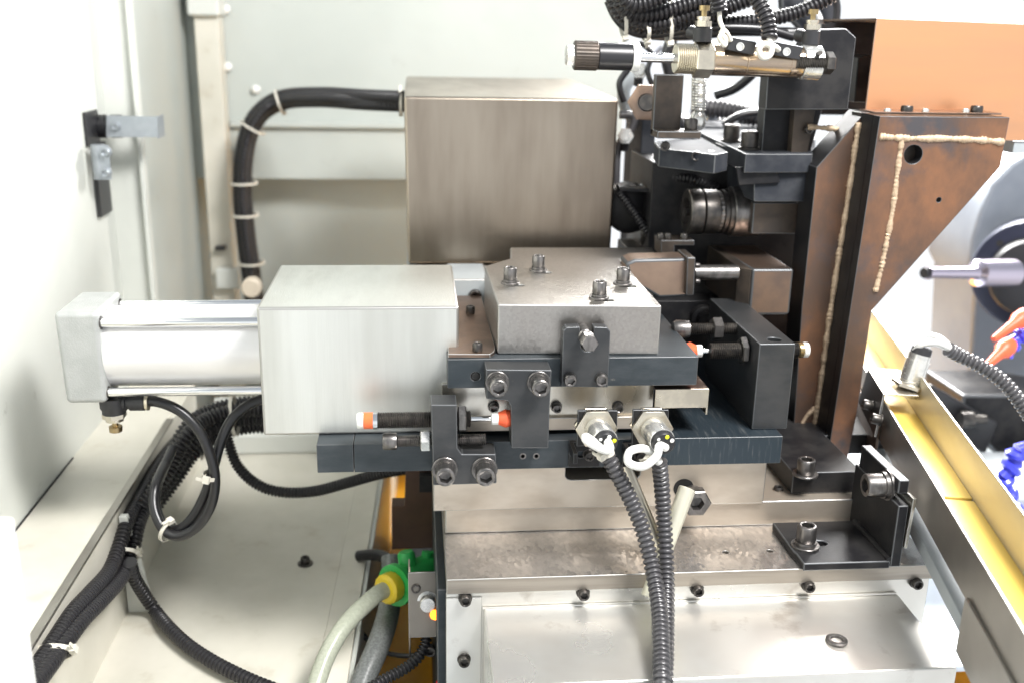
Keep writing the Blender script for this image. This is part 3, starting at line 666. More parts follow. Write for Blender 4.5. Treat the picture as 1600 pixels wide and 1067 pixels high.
# corrugated bundle along the sill
h = thing('hose_bundle', 'pair of black corrugated hoses tied together along the cream sill face', 'hose bundle', P(190, 870, X=-245))
XB = -246
MB().tube(pth([(345, 640), (318, 668), (285, 700), (258, 735), (236, 775), (217, 815), (206, 862), (190, 900), (160, 935), (128, 968), (104, 1000), (80, 1034), (52, 1072), (10, 1130)], X=XB), 6.6, 16, corr=4.4).build('hose', hosem, h)
MB().tube(pth([(350, 628), (310, 655), (275, 690), (246, 727), (222, 770), (200, 812), (185, 858), (170, 893), (142, 925), (115, 955), (92, 990), (70, 1024), (44, 1060), (0, 1118)], X=XB-6), 6.4, 16, corr=4.4).build('hose', hosem, h)
for (px, py, a, b) in ((232, 783, 11, 7), (194, 866, 12, 8), (85, 1018, 12, 8), (284, 702, 10, 8)):
    tie(h, P(px, py, X=XB-3), Vector((0, -1, -.55)), a, b, up=(0, 0, 1), head=.3, wd=3.4)
hb_ = MB().tube(pth([(203, 878), (212, 906)], X=-241)+pth([(240, 950), (266, 982), (300, 1012), (345, 1040), (400, 1066), (470, 1092)], Z=ZT+9), 5.8, 16, corr=4.4).build('branch_hose', hosem)
tag(hb_, 'single black corrugated hose branching off across the cream lower tray', 'hose')

# clutter of hoses behind the loop
h = thing('rear_hose_bundle', 'dark bundle of corrugated hoses curving under the cylinder towards the satin box', 'hose bundle', P(360, 660, Y=190))
for k, (dx, dy, dY) in enumerate(((0, 0, 0), (6, 14, 14), (12, 26, 30), (-2, -10, 26))):
    MB().tube(pth([(225+dx, 790+dy*.3, 150+dY), (262+dx, 735+dy*.5, 165+dY), (292+dx, 680+dy, 180+dY), (330+dx, 652+dy, 200+dY), (380+dx, 640+dy, 210+dY), (430+dx, 640+dy, 215+dY)]), 7.2, 14, corr=4).build('hose', hosem, h)
tie(h, P(366, 650, Y=215), Vector((1, 0, .1)), 16, 18, up=(0, 0, 1), head=1.2)
cv = MB().tube(pth([(350, 655, 230), (357, 690, 225), (372, 728, 215), (402, 756, 205), (440, 768, 200), (490, 767, 195), (545, 753, 185), (600, 738, 170), (680, 725, 150)]), 5.4, 16, corr=3.2).build('drooping_hose', hosem)
tag(cv, 'single dark corrugated hose drooping in a curve below the blue bar end', 'hose')

# hoses on the rear wall
h = thing('wall_hose_bundle', 'thick black hose bundle bending from the rear box down the rear wall', 'hose bundle', P(380, 300, Y=640))
for dx, dy, dY in ((-9, -7, 0), (6, 6, 2), (-1, 0, -14)):
    MB().tube(pth([(640+dx, 160+dy, 430), (570, 157+dy, 480), (500, 153+dy, 560+dY), (440+dx*.4, 158+dy, 640+dY), (402+dx*.8, 185+dy*.6, 655+dY), (384+dx, 235, 655+dY), (380+dx, 300, 655+dY), (386+dx, 370, 655+dY), (394+dx, 430, 655+dY), (402+dx, 500, 655+dY), (410+dx, 580, 650+dY)]), 7.3, 14, corr=5).build('hose', hosem, h)
for px, py, Y, ax in ((626, 158, 440, (1, 0, 0)), (437, 160, 632, (1, 0, .3)), (394, 200, 645, (.6, 0, 1)), (380, 287, 645, (0, 0, 1)), (382, 337, 645, (0, 0, 1)), (392, 412, 645, (0, 0, 1))):
    tie(h, P(px, py, Y=Y), ax, 15.5, 13.5, up=(0, 1, 0), head=.6, wd=2.8, th=.8)
kb = P(395, 447, Y=420)
k = MB().lathe(kb, (0, -1, 0), [(0, 0), (0, 11), (12, 11), (14, 9), (14, 0)], 32).build('round_cap', mat('warm_cap', (.52, .45, .36), 0, .4))
tag(k, 'blurred cream round cap just behind the satin box', 'cap')
t = thing('wall_clip_box', 'small white box on the rear corner post below the black clip', 'box', P(358, 440, Y=690))
xa, xb, za, zb2 = RX(338, 451, 374, 420, 688)
MB().box(xa, xb, 684, 699, za, zb2).build('box_body', paint, t, 2)
MB().box(xa+1, xa+14, 686, 699, P(345, 392, Y=688).z, P(345, 386, Y=688).z).build('clip', blackp, t, .5)
for px, py in ((353, 15), (356, 105), (400, 140)):
    q = P(px, py, Y=738); o = MB().lathe(q, (0, -1, 0), [(0, 0), (0, 6), (4, 5.4), (6, 3), (6, 0)], 16).build('wall_plug', whitep)
    tag(o, {15: 'white plug beside the top cap of the corner post', 105: 'white plug halfway down beside the corner post', 140: 'white plug on the rear wall above the hose bend'}[py], 'plug')

# rear stainless box
t = thing('rear_box', 'tall brushed stainless box with brown tint standing behind the slide', 'box', (90, 250, -212))
z0b, z1b = P(800, 413, Y=250).z, P(800, 153, Y=250).z
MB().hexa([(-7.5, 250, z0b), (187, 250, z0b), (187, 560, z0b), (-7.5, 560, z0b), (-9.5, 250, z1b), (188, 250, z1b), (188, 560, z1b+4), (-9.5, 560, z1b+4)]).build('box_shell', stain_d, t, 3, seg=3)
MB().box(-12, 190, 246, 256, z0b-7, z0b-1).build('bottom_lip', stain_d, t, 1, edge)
MB().box(-9, 191, 262, 560, -560, z0b-8).build('pedestal', castg, t, 2)
t = thing('guide_housing', 'small grey guide housing partly seen between satin box and clamp block', 'housing', (30, 170, -228))
xa, xb, za, zb2 = RX(700, 530, 762, 435, 180)
MB().box(xa, xb, 176, 240, -300, zb2).build('housing_body', castg, t, 1.5, edge)
bolt(t, P(742, 462, Y=176), (0, -1, 0), 12, 7, bolt_b)

# brown hanging plate left of the bed
t = thing('hanging_plate', 'dark brown steel plate hanging below the bar over the orange sump', 'plate', P(650, 850, Y=150))
ol = XZ([(634, 735), (684, 735), (684, 856), (612, 858), (612, 790), (632, 790)], 150)
MB().prism(ol, 'xz', 150, 168).build('plate_body', brownp, t, .8)
MB().box(P(655, 750, Y=145).x, P(690, 750, Y=145).x, 140, 149.8, P(665, 765, Y=145).z, P(665, 740, Y=145).z).build('plate_clip', black, t, .6)

# green valve, yellow nut, hoses, small sensor
pv = P(608, 918, Y=60)
ax = (P(690, 880, Y=110)-pv).normalized()
t = thing('hose_coupling', 'green plastic hose coupling with a yellow union nut over the orange sump', 'coupling', pv)
MB().lathe(pv+ax*6, ax, [(0, 0), (0, 18), (5, 18), (7, 15), (14, 14), (70, 14), (70, 0)], 36).build('coupling_body', greenp, t)
MB().lathe(pv+ax*26, Vector((-.15, .2, 1)), [(0, 0), (0, 8), (22, 7.5), (24, 6), (24, 0)], 24).lathe(pv+ax*44, Vector((.2, .3, 1)), [(0, 0), (0, 5), (18, 5), (18, 0)], 18).build('coupling_valve', greenp, t, 0)
MB().lathe(pv-ax*6, ax, [(0, 6.5), (0, 10.5), (2, 13, 'k'), (11, 13, 'k'), (12, 12), (12, 0)], 30).build('union_nut', yellowp, t)
o = MB().tube([pv+ax*2, pv-ax*10]+pth([(580, 935, 40), (540, 975, 10), (510, 1025, -15), (490, 1085, -40), (478, 1150, -60)]), 7.0, 18, step=2.5).build('pale_hose', clearh)
tag(o, 'pale translucent braided hose leading from the yellow nut to the lower edge', 'hose')
o = MB().tube(pth([(612, 870, 150), (612, 910, 130), (606, 960, 70), (590, 1010, 30), (565, 1070, 0), (545, 1140, -30)]), 9.6, 20, step=2.5).build('grey_hose', braid)
tag(o, 'thick grey braided hose running down beside the pale one', 'hose')
o = MB().tube(pth([(560, 868, 200), (585, 866, 190), (605, 872, 180), (625, 890, 170), (640, 910, 165)]), 5.5, 14, step=3).build('black_hose', rubber)
tag(o, 'short black hose behind the green coupling', 'hose')
o = MB().tube(pth([(552, 965, 120), (575, 1000, 110), (600, 1018, 100), (632, 1024, 95), (660, 1022, 90)]), 2.2, 10, step=3).build('thin_cable', rubber)
tag(o, 'thin black cable lying over the orange sump', 'cable')
t = thing('sensor_bracket', 'folded stainless bracket beside the bed with an orange lit sensor', 'bracket', P(660, 995, Y=10))
xa, xb = P(638, 950, Y=0).x, P(688, 950, Y=0).x
za, zb2 = P(660, 993, Y=0).z, P(660, 912, Y=0).z
MB().hexa([(xa, -2, za), (xb, -2, za), (xb, -.6, za), (xa, -.6, za), (xa, 18, zb2), (xb, 18, zb2), (xb, 19.4, zb2), (xa, 19.4, zb2)]).build('bracket_plate', mat('brown_grey_stainless', (.30, .27, .23), .85, .32, (.22, .20, .17), (12, 12, 12)), t, .4, edge)  # brown-grey tone of the bracket's stainless sheet
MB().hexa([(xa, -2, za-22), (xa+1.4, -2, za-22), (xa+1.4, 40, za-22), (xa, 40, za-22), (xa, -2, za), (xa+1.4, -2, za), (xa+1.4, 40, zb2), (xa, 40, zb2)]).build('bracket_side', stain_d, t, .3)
bolt(t, P(650, 917, Y=16), (0, -1, .3), 7.5, 6, bolt_b)
q = P(668, 945, Y=6); s = thing('proximity_sensor', 'small nickel sensor with glowing orange diode left of the front cover', 'sensor', q)
MB().lathe(q+Vector((0, 6, 1)), (0, -1, .25), [(0, 0), (0, 8), (3, 8), (3, 6.2), (13, 6.2), (14, 5.5), (14, 0)], 28).build('barrel', zinc, s)
MB().lathe(P(680, 960, Y=-4), (0, -1, .2), [(0, 0), (0, 4.2), (1.5, 3.6), (2.6, 0)], 18).build('diode', led_o, s)
MB().lathe(P(670, 915, Y=30), (0, -.3, 1), [(0, 0), (0, 8), (4, 8), (4, 6), (9, 5), (9, 0)], 28).build('rear_nut', zinc, s)
o = MB().tube(pth([(666, 992, 4), (664, 1008, 0), (652, 1028, -6), (632, 1044, -12), (606, 1058, -18), (570, 1078, -26)]), 4.6, 14, corr=3.2).build('short_hose', hosem)
tag(o, 'short dark corrugated hose under the orange lit sensor', 'hose')
t = thing('side_bolt', 'black bolt and steel pin on the side of the bed under the small sensor', 'bolt', P(674, 1014, Y=0))
bolt(t, P(672, 1012, Y=2), (0, -1, 0), 9, 6, bolt_b)
MB().lathe(P(684, 1013, Y=0), (1, 0, 0), [(0, 0), (0, 3.5), (8, 3.5), (8, 0)], 18).build('pin', chrome, t)
rb = MB().lathe(P(690, 1063, Y=-40), (0, 0, -1), [(0, 0), (0, 3.6), (1, 4.4), (16, 4.4), (16, 0)], 18).build('red_cap', mat('red_plastic', (.7, .03, .02), 0, .4))
tag(rb, 'tiny red cap at the lower edge left of the front cover', 'cap')

# ================================================================== welded pillar
t = thing('welded_pillar', 'tall rusty welded steel pillar with a triangular gusset and pale weld seams', 'pillar', (360, 120, -350))
YF, YR = 95, 130
Yft = P(1290, 770, Z=zlb+.2).y; zft = P(1290, 737, Y=Yft).z
front = XZ([(1375, 182), (1578, 184), (1563, 261), (1362, 486), (1340, 640), (1323, 722), (1292, 722)], YF)
h1 = circ(*XZ([(1427, 242)], YF)[0], 7.6, 32); h2 = circ(*XZ([(1467, 313)], YF)[0], 2.0, 16)
MB().prism([front, h1, h2], 'xz', YF, YF+12).build('gusset_plate', rust, t, .5, edge_dk, side=black, sax=1)
web = [(Vector((P(px, py, Y=YF).x, 0, P(px, py, Y=YF).z))) for px, py in ((1375, 182), (1292, 722))]
MB().hexa([(web[1].x, YF+12.2, web[1].z), (web[1].x+12, YF+12.2, web[1].z), (web[1].x+12, YR, web[1].z), (web[1].x, YR, web[1].z),
           (web[0].x, YF+12.2, web[0].z), (web[0].x+12, YF+12.2, web[0].z), (web[0].x+12, YR, web[0].z), (web[0].x, YR, web[0].z)]).build('web_plate', black, t)
MB().box(web[0].x+30, web[0].x+45, YF+12.2, YR, web[0].z-40, web[0].z-.5).build('stiffener', blackbrown, t)
rear = XZ([(1352, 176), (1376, 176), (1376, 240), (1325, 712), (1237, 712), (1253, 480), (1276, 262)], YR+.2)
MB().prism(rear, 'xz', YR+.2, YR+34).build('rear_plate', rust, t, .6, edge_dk, side=black, sax=1)
MB().box(web[0].x+.2, P(1577, 184, Y=YF).x, YF+12.2, YF+55, web[0].z-12, web[0].z-.1).build('top_plate', blackbrown, t, .4, edge)
def bead(pts, Y, r=2.4):
    MB().tube([P(a, b, Y=Y+.4)+Vector((random.uniform(-.4, .4), 0, random.uniform(-.5, .5))) for a, b in pts], r*.92, 9, step=1.0, rf=lambda i: 1+.07*math.sin(i*1.9+1.3*math.sin(i*.23))+.16*math.sin(i*.31+2*math.sin(i*.07))+random.uniform(-.12, .12), jit=.32).build('weld_bead', weld, t, ang=60)
wp = [Vector((0, YR-1, 0))+Vector((web[0].x*(1-k)+web[1].x*k-1.6+.5*math.sin(9*k), 0, web[0].z*(1-k)+web[1].z*k-8+6*k)) for k in (0, .2, .4, .6, .8, .97)]
MB().tube(wp, 2.6, 9, step=1.1, rf=lambda i: 1+.07*math.sin(i*1.9+1.3*math.sin(i*.23))+.16*math.sin(i*.31+2*math.sin(i*.07))+random.uniform(-.12, .12), jit=.32).build('weld_bead', weld, t, ang=60)
bead([(1286, 612), (1277, 632), (1262, 648), (1250, 667)], YR, 2.3)
bead([(1374, 214), (1420, 216), (1480, 218), (1530, 220), (1567, 222)], YF+.5, 3.0)
bead([(1409, 218), (1402, 270), (1394, 330), (1384, 385), (1376, 420), (1367, 456)], YF+.2, 2.5)
bead([(1262, 199), (1300, 202), (1318, 205)], YR+23, 2.4)
bead([(1245, 718), (1275, 712), (1300, 716)], 120, 2.6)
bead([(1290, 722), (1308, 731), (1330, 726)], 92, 2.4)

t = thing('pillar_foot', 'dark steel foot plate with bolts under the welded pillar', 'foot', (330, 100, zlb))
xa, xb = P(1238, 752, Y=Yft).x, P(1345, 752, Y=Yft).x
MB().box(xa, xb, Yft, 190, zlb+.2, zft).box(xb-60, 420, 100, 190, zlb+.2, zft-.2).build('foot_plate', black, t, .8, edge_dk)
bolt(t, P(1258, 741, Z=zft), (0, 0, 1), 14, 12, bolt_m, washer=20, wt=1.6)
bolt(t, P(1216, 765, Z=zlb), (0, 0, 1), 8, 3, bolt_b)
MB().box(300, xa-3, 105, 190, zlb+.2, zft+14).build('rear_foot', black, t, .8, edge_dk)

# L bracket holding the chute
t = thing('angle_bracket', 'black oily angle bracket with a big socket bolt on the base plate', 'bracket', (330, -20, zbp))
zt1 = zbp+6.5
pl = XY([(1256, 880), (1380, 878), (1392, 868), (1392, 822), (1230, 822), (1212, 828), (1216, 835)], zt1)
Y0 = pl[0][1]; xl = pl[0][0]; xr_ = P(1384, 872, Z=zt1).x
yb_ = P(1220, 815, Z=zt1).y
sl1 = slot(P(1268, 848, Z=zt1).x+1, P(1268, 848, Z=zt1).y, 4, 14)
MB().prism([[(xl, Y0), (xr_+2, Y0), (xr_+2, yb_), (xl-1, yb_), (xl-1, Y0+18), (xl, Y0+15)], sl1], 'xy', zbp+.2, zt1).build('foot_plate', black, t, 1, edge_dk)
bolt(t, P(1258, 853, Z=zt1), (0, 0, 1), 14.5, 13, bolt_m, washer=21, wt=2, spring=3)
zu = P(1412, 786, Y=Y0+4).z
MB().prism([(Y0, zt1-5), (Y0+76, zt1-5), (Y0+76, zu), (Y0, zu)], 'yz', xr_+2.2, xr_+10).build('upright_plate', black, t, .9, edge_dk)
MB().lathe((xr_+2, Y0+.5, zt1), (0, 1, 0), [(0, 0), (0, 3), (62, 3), (62, 0)], 16).build('inner_bend', black, t)
Yf = Y0+6; xl_ = P(1404, 760, Y=Yf).x; zl1, zl0 = P(1412, 750, Y=Yf).z, P(1412, 771, Y=Yf).z
t2 = thing('chute_clamp', 'black clamp lug with a big sideways socket bolt against the chute', 'clamp', (xl_, Yf, zl0))
MB().prism([(Yf, zl0), (Yf+66, zl0-8), (Yf+66, zl1), (Yf, zl1)], 'yz', xl_, xl_+8).build('lug_plate', black, t2, 1, edge_dk)
MB().hexa([(xr_+10.4, Y0-1, zu-34), (xr_+13, Y0-1, zu-34), (xr_+13, Y0+30, zu-34), (xr_+10.4, Y0+30, zu-34), (xr_+12, Y0-1, zu+6), (xr_+14.6, Y0-1, zu+6), (xr_+14.6, Y0+30, zu+6), (xr_+12, Y0+30, zu+6)]).build('lug_strap', bright, t2, .6, edge)
pb = P(1388, 757, X=xl_)
MB().lathe(pb, (-1, 0, 0), [(0, 0), (0, 11.5), (1.8, 11.5), (1.8, 10), (5, 10), (5, 8.8, 'k'), (17, 8.8, 'k'), (18, 8), (18, 4.8, 'h'), (10, 4.7, 'h'), (10, 0)], 48).build('socket_bolt', bolt_m, t2)

# ================================================================== chute
CO = Vector((361.21, -80, -296.47)); DV = ray(1005, 5).normalized(); CV = DV.cross(Vector((0, 0, 1))).normalized(); NV = CV.cross(DV)
def CH(s, u, h): return CO+DV*s+CV*u+NV*h
def cbox(mb, s0, s1, u0, u1, h0, h1): return mb.hexa([CH(s0, u0, h0), CH(s1, u0, h0), CH(s1, u1, h0), CH(s0, u1, h0), CH(s0, u0, h1), CH(s1, u0, h1), CH(s1, u1, h1), CH(s0, u1, h1)])
t = thing('feed_chute', 'long stainless feed chute with yellow floor sloping past the pillar on the right', 'chute', CO)
cbox(MB(), -330, 430, -3.4, -1.6, -34, .5).build('near_wall', chute_m, t, .5, edge)
cbox(MB(), -330, -4, -1.5, 24.8, -12, -10).build('yellow_liner', yellowf, t, .3)
cbox(MB(), 0, 430, -1.5, 24.8, -12, -10).build('yellow_liner', yellowf, t, .3)
cbox(MB(), -330, 430, 25, 27, -34, 22).build('far_wall', mat('reflection_cream_steel', (.68, .64, .52), .55, .42, (.58, .53, .42), (6, 6, 20)), t, .5, edge)  # pale cream of the reflecting sheet put into its base colour
cbox(MB(), -330, 430, -1.5, 24.8, -16, -12.2).build('floor_sheet', chute_m, t)
cbox(MB(), -270, -100, -6, -3.6, -68, -29).build('end_lug', chute_m, t, .5, edge)
cbox(MB(), -120, 420, 2, 24, -68, -56).build('support_rail', castg, t, 1)
cbox(MB(), 150, 330, -6, -3.6, -62, -20).build('joint_plate', bronze, t, .4, edge_dk)
def onpl(px, py, h):
    r = ray(px, py); o = CO+NV*h; k = (o-CAM).dot(NV)/r.dot(NV); p = CAM+r*k-CO; return p.dot(DV), p.dot(CV)
hT = 10
s0, _ = onpl(1425, 617, hT); s1, _ = onpl(1395, 577, hT)
t = thing('sensor_mount', 'stainless angle mount clipped across the chute with two black bolts', 'mount', CH((s0+s1)/2, 0, hT))
cbox(MB(), s0, s1, -6.5, 22, hT-1.6, hT).build('top_plate', bright, t, .4, edge)
def onp3(px, py, h): a_, b_ = onpl(px, py, h); return CH(a_, b_, h)
sc_ = [CH(s0, -6.5, hT-.2), CH(s1, -6.5, hT-.2), onp3(1341, 628, -22), onp3(1366, 682, -22)]
nn = (sc_[1]-sc_[0]).cross(sc_[3]-sc_[0]).normalized()
if nn.x > 0: nn = -nn
MB().hexa(sc_+[q_-nn*1.8 for q_ in sc_]).build('side_plate', black, t, .4, edge)
for px, py in ((1362, 634), (1376, 656)):
    r_ = ray(px, py); k = (sc_[0]-CAM).dot(nn)/r_.dot(nn); bolt(t, CAM+r_*k, nn, 8.5, 7, bolt_b, washer=10, wt=.8)
sb_, ub = onpl(1420, 604, hT)
q = CH(sb_, ub, hT)
tp = P(1440, 548, Y=q.y+1); ax = (tp-q).normalized(); L = (tp-q).length
s = thing('proximity_sensor', 'upright nickel sensor with grey cable collar on the chute mount', 'sensor', q)
MB().lathe(q, ax, [(0, 0), (0, 12.5, 'h'), (.6, 13.4, 'h'), (3.2, 13.4, 'h'), (3.8, 12.6, 'h'), (3.8, 0)], 36).build('hex_nut', nickel, s)
MB().lathe(q+ax*3.9, ax, [(0, 0), (0, 9.2), (2, 9.2), (2.5, 9.6), (L*.62, 9.6), (L*.62, 9.0), (L*.8, 9.0), (L*.8, 0)], 40).build('barrel', zinc, s)
MB().lathe(q-ax*8, ax, [(0, 0), (0, 9), (6, 9), (6, 0)], 32).build('sensing_face', zinc, s)
MB().lathe(q+ax*(L*.8+3), ax, [(0, 0), (0, 8.6), (6, 8), (7, 6), (7, 0)], 36).build('end_cap', blackp, s)
ct = q+ax*(L+2)
MB().tube([ct+Vector((-6, 0, -2)), ct+Vector((-2, -3, 5)), ct+Vector((10, -4, 6)), ct+Vector((20, -5, 2)), ct+Vector((26, -6, 0))], 3.2, 14, step=1.5).build('cable', mat('grey_cable', (.55, .55, .54), 0, .35), s)
MB().tube([ct+Vector((-5, 2, 0)), ct+Vector((4, 8, 9)), ct+Vector((16, 4, 8)), ct+Vector((22, -2, 3))], 2.4, 12, step=1.5).build('cable', mat('pale_cable', (.7, .7, .68), 0, .35), s)
yy = q.y
o = MB().tube([ct+Vector((20, -5, 1))]+pth([(1500, 556, yy-4), (1530, 570, yy-10), (1565, 594, yy-18), (1592, 625, yy-26), (1620, 670, yy-34), (1660, 750, yy-40)]), 6.2, 18, corr=4.2).build('corrugated_hose', hosegrey)
tag(o, 'grey corrugated hose curving off to the right from the chute sensor', 'hose')

# ================================================================== copper cover on top
t = thing('copper_cover', 'large copper coloured sheet cover, open on the left, on top of the pillar', 'cover', (420, 170, -55))
fr_ = XZ([(1370, 29), (1700, 42), (1700, 222), (1347, 217)], 152)
MB().prism(fr_, 'xz', 152, 153.6).build('front_sheet', copper, t, .3, edge)
xa, ztp = fr_[0]
MB().hexa([(xa, 153.8, ztp-1.5), (fr_[1][0], 153.8, fr_[1][1]-1.5), (fr_[1][0], 300, fr_[1][1]-1.5), (xa, 300, ztp-1.5), (xa, 153.8, ztp), (fr_[1][0], 153.8, fr_[1][1]), (fr_[1][0], 300, fr_[1][1]), (xa, 300, ztp)]).build('top_sheet', bronze, t)
MB().box(xa-1, fr_[1][0], 300.2, 302, -75, ztp-1).build('back_sheet', black, t)
MB().box(P(1582, 228, Y=156).x, fr_[1][0], 154, 170, P(1590, 240, Y=156).z, fr_[2][1]-.2).build('bottom_strip', castg, t, .4)
zpt = web[0].z
t = thing('cover_fixings', 'row of small bolts and pins on the pillar top edge under the copper cover', 'fixings', (420, 110, zpt))
for px in (1416, 1525): bolt(t, P(px, 179, Y=128)+Vector((0, 0, 0)), (0, 0, 1), 10, 7, bolt_b)
for px in (1386, 1445, 1508): bolt(t, P(px, 180, Y=126), (0, 0, 1), 6, 5, zinc, name='pin')
MB().box(P(1362, 178, Y=126).x, P(1560, 178, Y=126).x, 121, 151, zpt+.2, zpt+1.6).build('flange_strip', bronze, t, .3)

# ================================================================== dark frame plates, upper right
t = thing('cylinder_mount', 'dark blued steel mounting plate holding the small air cylinder', 'mount', (300, 130, -40))
MB().prism(XZ([(1268, 47), (1322, 45), (1338, 60), (1325, 172), (1196, 172), (1200, 112), (1244, 112), (1250, 80)], 132), 'xz', 132, 150).build('mount_plate', black, t, .8, edge_dk)
MB().prism(XZ([(1197, 108), (1300, 108), (1262, 244), (1187, 240)], 176), 'xz', 172, 190).build('lower_plate', black, t, .8, edge_dk)
MB().prism(XZ([(1242, 170), (1275, 170), (1262, 240), (1236, 240)], 160), 'xz', 160, 171).build('side_plate', blackbrown, t, .6)
MB().prism(XZ([(1283, 38), (1366, 32), (1366, 46), (1340, 60), (1283, 60)], 240), 'xz', 236, 240).build('rear_lip', black, t)
MB().prism(XZ([(1338, 90), (1362, 86), (1352, 160), (1332, 160)], 200), 'xz', 196, 230).build('rear_block', black, t, 1)
bolt(t, P(1262, 203, Y=158), (0, -1, 0), 7, 5, bolt_b)

yP = 108; zP = P(1150, 97, Y=yP).z
X = lambda px: P(px, 97, Y=yP).x
t = thing('small_air_cylinder', 'slim polished round air cylinder with black and white rod end, high above the slide', 'air cylinder', (X(1180), yP, zP))
def zat(px, py): return P(px, py, Y=yP).z
za_, zb_ = zat(900, 87), zat(1270, 99)
AX = Vector((X(1270)-X(900), 0, zb_-za_)).normalized(); p0 = Vector((X(900), yP, za_))
def on(px): return p0+AX*((X(px)-X(900))/AX.x)
def seg(nm, a, b, prof, m, n=36, up=None): 
    L = (on(b)-on(a)).length; MB().lathe(on(a), AX, prof(L), n, up=up).build(nm, m, t)
R_ = lambda r, c=.5: (lambda L: [(0, 0), (0, r-c), (c, r), (L-c, r), (L, r-c), (L, 0)])
seg('end_nut', 884, 897, lambda L: [(0, 0), (0, 6.5, 'h'), (.6, 7.4, 'h'), (L, 7.4, 'h'), (L, 0)], zinc, up=(0, 0, 1))
seg('rod_head', 896, 933, lambda L: [(0, 0), (0, 10.2), (.8, 11.2, 'k'), (L-.6, 11.2, 'k'), (L, 10.3), (L, 0)], blackbrown, 60)
seg('rod_sleeve', 933, 986, R_(10.4), rubber)
seg('white_collar', 986, 997, R_(11), whitep)
seg('piston_rod', 997, 1060, R_(3.6, .1), chrome)
a, b = on(1054), on(1084); MB().thread(a, b, 11.6, 1.6, 36, .08).build('front_thread', nickel, t)
seg('front_head', 1083, 1111, lambda L: [(0, 0), (0, 11.5, 'h'), (1, 12.3, 'h'), (L-1, 12.3, 'h'), (L, 11.5, 'h'), (L, 0)], nickel, up=(0, 1, 0))
seg('barrel', 1110, 1252, lambda L: [(0, 0), (0, 11.6), (2, 12), (L*.36, 12), (L*.365, 11.5), (L*.372, 12), (L*.84, 12), (L*.845, 11.5), (L*.855, 12), (L, 11.7), (L, 0)], mat('reflection_gold_barrel', (.62, .47, .32), 1, .2, (.42, .34, .27), (10, 10, 60)), 48)  # gold base colour stands in for the copper sheet's orange reflection
seg('rear_head', 1251, 1280, R_(13.2), zinc)
a, b = P(1243, 98, Y=98), P(1300, 99, Y=98); MB().thread(a, b, 5.2, 1.4, 24, .15).build('adjuster_screw', bolt_b, t)
MB().lathe(P(1288, 99, Y=98), (1, 0, 0), [(0, 0), (0, 6.8, 'h'), (.7, 7.5, 'h'), (6, 7.5, 'h'), (6.6, 6.8, 'h'), (6.6, 0)], 36, up=(0, 1, 0)).build('lock_nut', bolt_b, t)
MB().lathe(on(1268)+Vector((0, -8, 6)), (0, -1, .2), [(0, 0), (0, 2), (9, 2), (9, 0)], 10).build('rear_pin', bolt_b, t)

def fitting(px, pytop, pyb, Y, label, k=1.0):
    b = P(px, pyb, Y=Y); t = thing('speed_fitting', label, 'air fitting', b); H = P(px, pytop, Y=Y).z-b.z
    MB().lathe(b, (0, 0, 1), [(0, 0), (0, 6.5*k), (H*.38, 6.5*k), (H*.42, 5.2*k), (H*.42, 0)], 28).lathe(b+Vector((0, 0, H*.2)), (-.4, .9, .1), [(0, 0), (0, 5*k), (14, 5*k), (14, 0)], 24).build('fitting_body', blackp, t)
    MB().lathe(b+Vector((0, 0, H*.42)), (0, 0, 1), [(0, 0), (0, 5.2*k, 'h'), (H*.16, 5.2*k, 'h'), (H*.16, 4*k), (H*.2, 4*k), (H*.2, 4.8*k), (H*.28, 4.8*k), (H*.28, 0)], 36).build('hex_nut', nickel, t)
    MB().lathe(b+Vector((0, 0, H*.7)), (0, 0, 1), [(0, 0), (0, 2*k), (H*.16, 2*k), (H*.16, 3.8*k), (H*.3, 3.8*k), (H*.3, 0)], 24).build('adjusting_screw', brass, t)
fitting(1097, 9, 66, 108, 'black and brass speed fitting on the left end of the small air cylinder', 1.1)
fitting(1266, 15, 70, 112, 'black and brass speed fitting on the right end beside the mounting plate', 1.05)
def reed(px0, px1, py, label, rot):
    a, b = P(px0, py, Y=92), P(px1, py+8, Y=92)
    t = thing('reed_switch', label, 'switch', a); d = (b-a)
    u = Vector((0, 1, 0)); n = Vector((-d.z, 0, d.x)).normalized()
    def hx(m, lo, hi, y0, y1, nm, mt, bv=.3):
        c = [a+d*s_+u*y+n*h for h in (lo, hi) for s_, y in ((0, y0), (1, y0), (1, y1), (0, y1))]; MB().hexa(c).build(nm, mt, t, bv)
    hx(0, -5, 4.2, 0, 9, 'switch_body', blackp)
    hx(0, 4.4, 4.9, -.4, 9, 'clear_top', mat('pale_switch_label', (.62, .65, .70), .2, .2))
    MB().lathe(a+d*.42-Vector((0, .2, 1)), (0, -1, 0), [(0, 0), (0, 3.2), (.8, 3.2), (.9, 2.2, 'h'), (.3, 2, 'h'), (.3, 0)], 24).build('clamp_screw', zinc, t)
    MB().lathe(a+d*.5+u*4+n*4.9, n, [(0, 0), (0, 1.5), (.4, 1.5), (.4, 1), (.1, 0)], 16).build('label_dot', blackp, t)
reed(1139, 1180, 68, 'left reed switch with pale top clipped on the small air cylinder', 0)
reed(1212, 1252, 76, 'right reed switch with pale top clipped on the small air cylinder', 0)
o = MB().tube(pth([(1118, -12, 86), (1122, 4, 86), (1124, 18, 86)]), 6.0, 16, corr=3.6).build('sensor_hose', hosem)
tag(o, 'short black corrugated hose end hanging over the left reed switch', 'hose')
o = MB().tube(pth([(1124, 18, 86), (1125, 34, 84), (1130, 48, 82), (1124, 60, 80), (1132, 72, 82), (1134, 62, 84), (1126, 52, 86), (1134, 50, 88), (1142, 64, 92)]), 1.7, 10, step=1).build('thin_cable', tiem)
tag(o, 'thin beige cable knotted above the left reed switch', 'cable')
